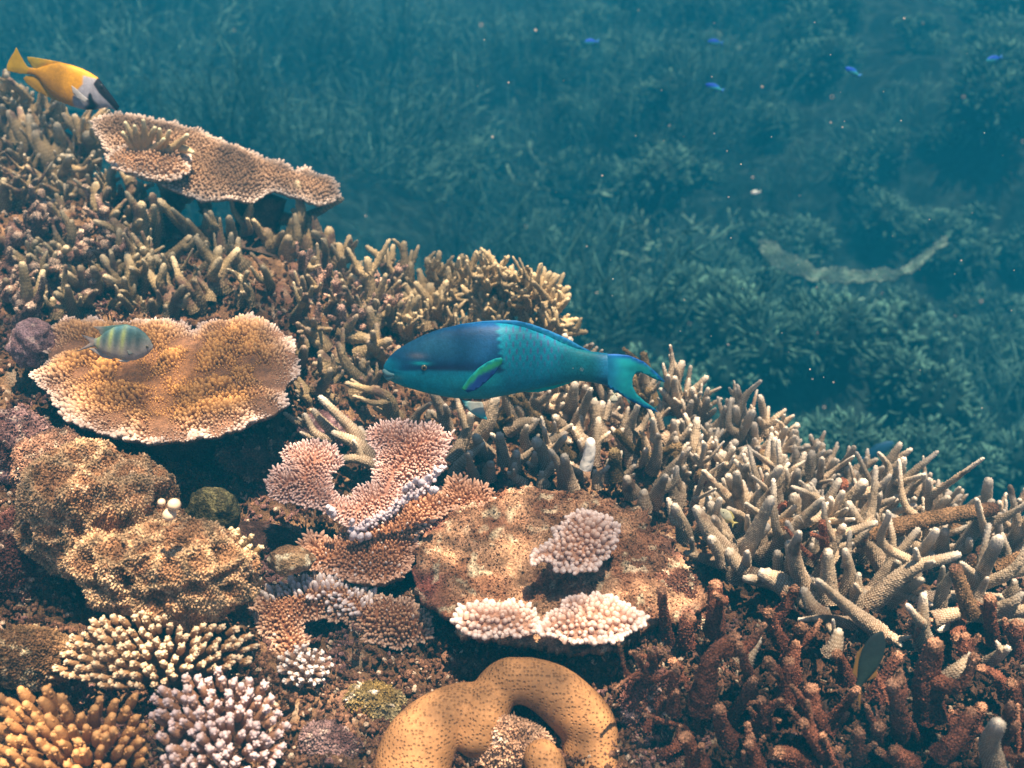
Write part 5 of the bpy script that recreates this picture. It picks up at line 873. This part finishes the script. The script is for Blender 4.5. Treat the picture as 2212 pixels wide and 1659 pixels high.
for x, y, n_, lab in [(1262, 92, (26, -2), 'small bright blue fish in open water above the parrotfish'), (1528, 90, (28, 3), 'small faint blue fish over the pale mound at the top right'), (1524, 182, (34, 12), 'small turquoise fish with a violet back just below the pale mound'), (1826, 146, (28, 16), 'small turquoise fish tilting down left, top right'), (2130, 132, (30, -8), 'small turquoise fish close to the right edge at the top')]:
    sfish('blue_damselfish', lab, 'P', 2.6, (x, y), (x + n_[0], y + n_[1]), 7.5, 8, lambda a, b, y=y, n_=n_: mix((.02, .12, .75), (.06, .48, .55), sstep(-3, 3, b - y - n_[1] / 2)), None, .45, finc=(.04, .22, .6), group='small blue damselfish in open water')
sfish('damselfish', 'tiny pale fish over the slope above the knobbly bush', 'P', 3.6, (1622, 417), (1640, 415), 5, 5, lambda a, b: mix((.5, .6, .6), (.5, .6, .6), a * 0), None, .4, finc=(.4, .5, .5))
sfish('surgeonfish', 'hazy blue fish half hidden behind the staghorn tips at the right', 'P', 2.3, (1930, 955), (1870, 990), 12, 14, lambda a, b: mix((.02, .10, .22), (.02, .14, .26), sstep(950, 1000, b)), None, .4, finc=(.02, .12, .26))

# ------------------------------------------------------------------ far slope: thickets, bushes, plates; water's teal dimming put into their colours
def proto_thicket(seed, n, R, h, r, spread=.5, forks=2, ms=5, c=((.035, .075, .05), (.10, .22, .16)), up=1.0):
    st = rng.bit_generator.state; B = Bag()
    for k in range(n):
        a = rnd.uniform(0, 6.28); q = R * math.sqrt(rnd.random()); p = np.array([q * math.cos(a), q * math.sin(a), -.03]); d = norm(np.array([math.cos(a) * q / R * spread, math.sin(a) * q / R * spread, up]) + rng.normal(0, .38, 3)); L_ = h * rnd.uniform(.55, 1.2)
        bend = rng.normal(0, .26, 3) * L_; p1 = p + d * L_ * .5 + bend; p2 = p + d * L_ + np.array([0, 0, .1 * L_]); k1 = rnd.uniform(.7, 1.2)
        B.add(*tube([p, p1, p2], [r, r * .85, r * .45], ms, .04, .1, False, np.array(c[0]) * k1, np.array(c[1]) * k1, None, .2, .1, seed=1))
        for f in range(rnd.randint(0, forks)):
            t = rnd.uniform(.25, .8); pb = p + (p2 - p) * t + bend * .8; dd = norm(d + rng.normal(0, .8, 3)); l = L_ * rnd.uniform(.2, .55)
            B.add(*tube([pb, pb + dd * l * .5, pb + dd * l + np.array([0, 0, .12 * l])], [r * .8, r * .65, r * .35], ms, .04, .1, False, np.array(c[0]) * k1, np.array(c[1]) * k1, None, .2, .1, seed=1))
    return B
def proto_bush(n, R, nr, nh, c=((.02, .055, .05), (.11, .28, .23)), lumps=9, flat=.7):
    B = Bag(); pos, dr, hs = [], [], []
    for l in range(lumps):
        a = rnd.uniform(0, 6.28); q = R * .75 * math.sqrt(rnd.random()); c_ = np.array([q * math.cos(a), q * math.sin(a), R * flat * (1 - (q / R) ** 2) * rnd.uniform(.5, 1)]); lr = R * rnd.uniform(.28, .5); m = n // lumps
        u = norm(rng.normal(size=(m, 3)) + [0, 0, .45]); pos.append(c_ + u * lr * rng.uniform(.7, 1, (m, 1))); dr.append(u + rng.normal(0, .3, (m, 3))); hs.append(np.full(m, nh))
        bl = nub_template(10, ((-.6, .5), (-.2, .9), (.3, .85), (.7, .55))); B.add(bl[0] * lr * .85 + c_, [bl[1], bl[2]], np.array(c[0]) * .7)
    pos = np.concatenate(pos); dr = np.concatenate(dr); k = len(pos); kk = rng.uniform(.7, 1.2, (k, 1))
    nubs(B, pos, dr, nr * rng.uniform(.7, 1.3, k), nh * rng.uniform(.6, 1.5, k), np.array(c[0]) * kk, np.array(c[1]) * kk, nub_template(5, ((0, 1), (.6, .85)))); return B
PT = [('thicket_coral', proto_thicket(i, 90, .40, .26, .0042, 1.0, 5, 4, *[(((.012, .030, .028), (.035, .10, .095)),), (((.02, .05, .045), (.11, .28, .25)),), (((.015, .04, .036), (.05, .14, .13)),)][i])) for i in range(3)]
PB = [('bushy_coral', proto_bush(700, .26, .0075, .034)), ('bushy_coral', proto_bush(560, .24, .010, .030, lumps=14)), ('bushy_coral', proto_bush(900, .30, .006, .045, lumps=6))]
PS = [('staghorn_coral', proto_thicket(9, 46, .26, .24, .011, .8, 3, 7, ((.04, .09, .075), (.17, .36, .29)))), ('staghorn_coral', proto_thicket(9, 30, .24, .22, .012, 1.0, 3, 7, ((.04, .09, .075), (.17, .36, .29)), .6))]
meshes = {}
def put(kind, i, x, y, sc, lab, grp=None, dz=0.0, tint=None):
    lst = {'t': PT, 'b': PB, 's': PS}[kind]; nm, B = lst[i % len(lst)]; key = (kind, i % len(lst))
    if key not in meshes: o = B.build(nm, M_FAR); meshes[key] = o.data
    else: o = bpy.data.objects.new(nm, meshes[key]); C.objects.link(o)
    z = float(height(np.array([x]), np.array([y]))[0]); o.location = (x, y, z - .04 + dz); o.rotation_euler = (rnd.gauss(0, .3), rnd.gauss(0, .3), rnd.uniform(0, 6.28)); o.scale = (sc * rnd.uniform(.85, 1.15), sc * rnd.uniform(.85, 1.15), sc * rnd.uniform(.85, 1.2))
    tag(o, lab, 'coral', grp); return o
def putp(kind, i, px, py, sc, lab, grp=None, Yk=None):
    Yk = float(depth(px, py)) if Yk is None else Yk
    p = at(px, py, Yk); return put(kind, i, p[0], p[1], sc, lab, grp)
# thin-branched thicket in the middle and upper left
k = 0
for y in np.arange(3.5, 9.0, .55):
    for x in np.arange(-.50 * y - .2, .16 * y + .1, .55):
        xx, yy = x + rnd.uniform(-.2, .2), y + rnd.uniform(-.2, .2)
        if rnd.random() < .22: put('b', rnd.randrange(3), xx + .1, yy + .1, rnd.uniform(.6, 1.1), 'hazy bushy coral clump amid the thin thickets, upper middle and left', 'bushy corals amid the far thickets')
        put('t', rnd.randrange(3), xx, yy, rnd.uniform(.7, 1.35) * (1 if y < 7 else 1.2), 'hazy thicket of thin upright coral branches on the far slope, upper middle and left', 'thin branched thickets on the far slope'); k += 1
# bushy corals, right side
k = 0
for y in np.arange(2.75, 9.5, .36):
    for x in np.arange(.04 * y, .50 * y + .3, .40):
        xx, yy = x + rnd.uniform(-.16, .16), y + rnd.uniform(-.16, .16)
        if rnd.random() < .06: continue
        kd = 's' if rnd.random() < .03 else ('t' if rnd.random() < .12 else 'b')
        lab = {'s': 'hazy open branching coral on the blue green slope at the right', 't': 'hazy thin branched coral tuft on the blue green slope at the right', 'b': 'hazy bushy coral clump on the blue green slope at the right'}[kd]
        grp = {'s': 'open branching corals on the right slope', 't': 'thin branched tufts on the right slope', 'b': 'bushy corals on the right slope'}[kd]
        put(kd, k, xx, yy, rnd.uniform(.65, 1.15), lab, grp); k += 1
putp('b', 2, 1380, 770, .75, 'fine rounded bluish bush coral just above the parrotfish tail', Yk=2.9)
for a in [(2090, 1020, 2.5), (2190, 990, 2.55), (2030, 1060, 2.35), (2150, 1060, 2.3), (2230, 1060, 2.35)]: putp('s', k, a[0], a[1], .8, 'pale green staghorn coral behind the reef edge at the lower right', 'pale green staghorn behind the right reef edge', Yk=a[2]); k += 1
for a in [(300, 215, 3.5), (370, 240, 3.3), (230, 180, 3.8)]: putp('s', k, a[0], a[1], .9, 'arching pale branches of coral behind the yellow fish face', 'arching coral branches behind the yellow fish', Yk=a[2]); k += 1
putp('s', 1, 1390, 540, 1.0, 'pale forked branch coral left of the hazy ring plate', Yk=4.4); putp('s', 0, 1330, 460, .8, 'pale open branch coral amid the thin thicket near the picture centre', Yk=4.8)
for x, y, lab in [(1960, 980, 'bushy greenish coral right behind the staghorn tips at the right'), (1800, 930, 'dim bushy coral in the dip behind the right staghorn thicket'), (1700, 860, 'dim bushy coral cluster above the right staghorn thicket'), (1560, 800, 'leafy looking bush coral right of the parrotfish tail'), (1480, 720, 'leafy looking bush coral upper right of the parrotfish tail'), (790, 520, 'pale teal bush coral behind the reef edge below the upper table coral')]:
    putp('b', int(x), x, y, .62, lab, Yk=2.9 if x > 1700 else 3.2)
for x, y, Yk in [(1420, 690, 3.3), (1500, 700, 3.4), (1470, 760, 3.0), (1560, 740, 3.1), (1540, 690, 3.5), (1620, 760, 3.1), (1390, 720, 3.1), (1440, 790, 2.8), (1530, 800, 2.8), (1700, 800, 3.0), (1800, 860, 2.9)]:
    hp = at(x, y, Yk); zz = float(height(np.array([hp[0]]), np.array([hp[1]]))[0])
    o = putp('b', int(x + y), x, y, .8, 'hazy bushy coral clump on the blue green slope at the right', 'bushy corals on the right slope', Yk=Yk)
# hazy plates and mounds
def farplate(label, pxs, Yc, nrm_, name='table_coral', thick=.03):
    a = np.array(pxs, float); f = plane_frame(at(a[:, 0].mean(), a[:, 1].mean(), Yc), nrm_); po = to_plane(f, a[:, 0], a[:, 1]); t = thing(name, label, 'coral', f[0]); b = f[0]
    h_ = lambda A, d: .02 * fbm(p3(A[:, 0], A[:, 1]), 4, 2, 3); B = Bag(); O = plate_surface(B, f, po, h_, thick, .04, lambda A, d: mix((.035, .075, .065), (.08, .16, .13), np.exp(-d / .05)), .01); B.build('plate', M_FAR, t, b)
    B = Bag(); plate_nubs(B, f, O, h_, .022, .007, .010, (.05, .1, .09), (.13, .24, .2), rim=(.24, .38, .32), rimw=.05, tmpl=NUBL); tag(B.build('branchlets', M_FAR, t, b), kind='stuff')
farplate('long pale curved rim of a wide hazy table coral on the right slope', [(1636, 520), (1668, 524), (1700, 548), (1735, 562), (1760, 580), (1800, 586), (1850, 590), (1912, 584), (1925, 594), (1965, 574), (2010, 540), (2042, 512), (2046, 520), (2010, 556), (1968, 588), (1924, 606), (1870, 614), (1800, 612), (1750, 600), (1710, 592), (1670, 574), (1645, 548)], 4.2, (0, -.55, 1))
farplate('faint round table coral near the top right', [(1495, 100), (1510, 75), (1550, 64), (1590, 70), (1605, 95), (1590, 115), (1540, 120), (1505, 115)], 7.5, (0, -.8, 1))
farplate('faint flat table coral above the middle right slope', [(1650, 230), (1700, 210), (1745, 225), (1750, 250), (1700, 262), (1660, 252)], 6.5, (0, -.6, 1))

# ------------------------------------------------------------------ drifting particles, water haze
B = Bag(); k = 90; px = rng.uniform(500, 2212, k); py = rng.uniform(20, 900, k); px[:60] = rng.uniform(1150, 2212, 60); Yp = rng.uniform(.7, 1.5, k); ic = nub_template(6, ((-.7, .7), (0, 1), (.7, .7)))
r = rng.uniform(.00035, .0009, k); V = at(px, py, Yp)[:, None] + ic[0][None] * r[:, None, None]; off = (np.arange(k) * len(ic[0]))[:, None, None]
B.add(V.reshape(-1, 3), [(ic[1][None] + off).reshape(-1, 4), (ic[2][None] + off).reshape(-1, 3)], (.85, .72, .62)); tag(B.build('drifting_particles', M_SPECK), 'tiny pale specks drifting in the water', kind='stuff')
me = bpy.data.meshes.new('haze'); x0, x1, y0, y1, z0, z1 = -18, 18, -6, 22, -5.5, .62
if float(V[..., 2].min()) < z0: z0 -= 2
bv = [(x, y, z) for x in (x0, x1) for y in (y0, y1) for z in (z0, z1)]; me.from_pydata(bv, [], [(0, 1, 3, 2), (4, 6, 7, 5), (0, 4, 5, 1), (2, 3, 7, 6), (0, 2, 6, 4), (1, 5, 7, 3)])
hz = bpy.data.objects.new('haze', me); C.objects.link(hz); hm_ = bpy.data.materials.new('sea_water_haze'); hm_.use_nodes = True; N = hm_.node_tree.nodes; N.clear(); out = N.new('ShaderNodeOutputMaterial'); pv = N.new('ShaderNodeVolumePrincipled')
pv.inputs['Color'].default_value = (.004, .128, .222, 1); pv.inputs['Density'].default_value = .26; pv.inputs['Absorption Color'].default_value = (.48, .42, .50, 1); pv.inputs['Anisotropy'].default_value = .0
hm_.node_tree.links.new(pv.outputs[0], out.inputs['Volume']); me.materials.append(hm_); tag(hz, 'blue green sea water fading the far reef', kind='stuff')
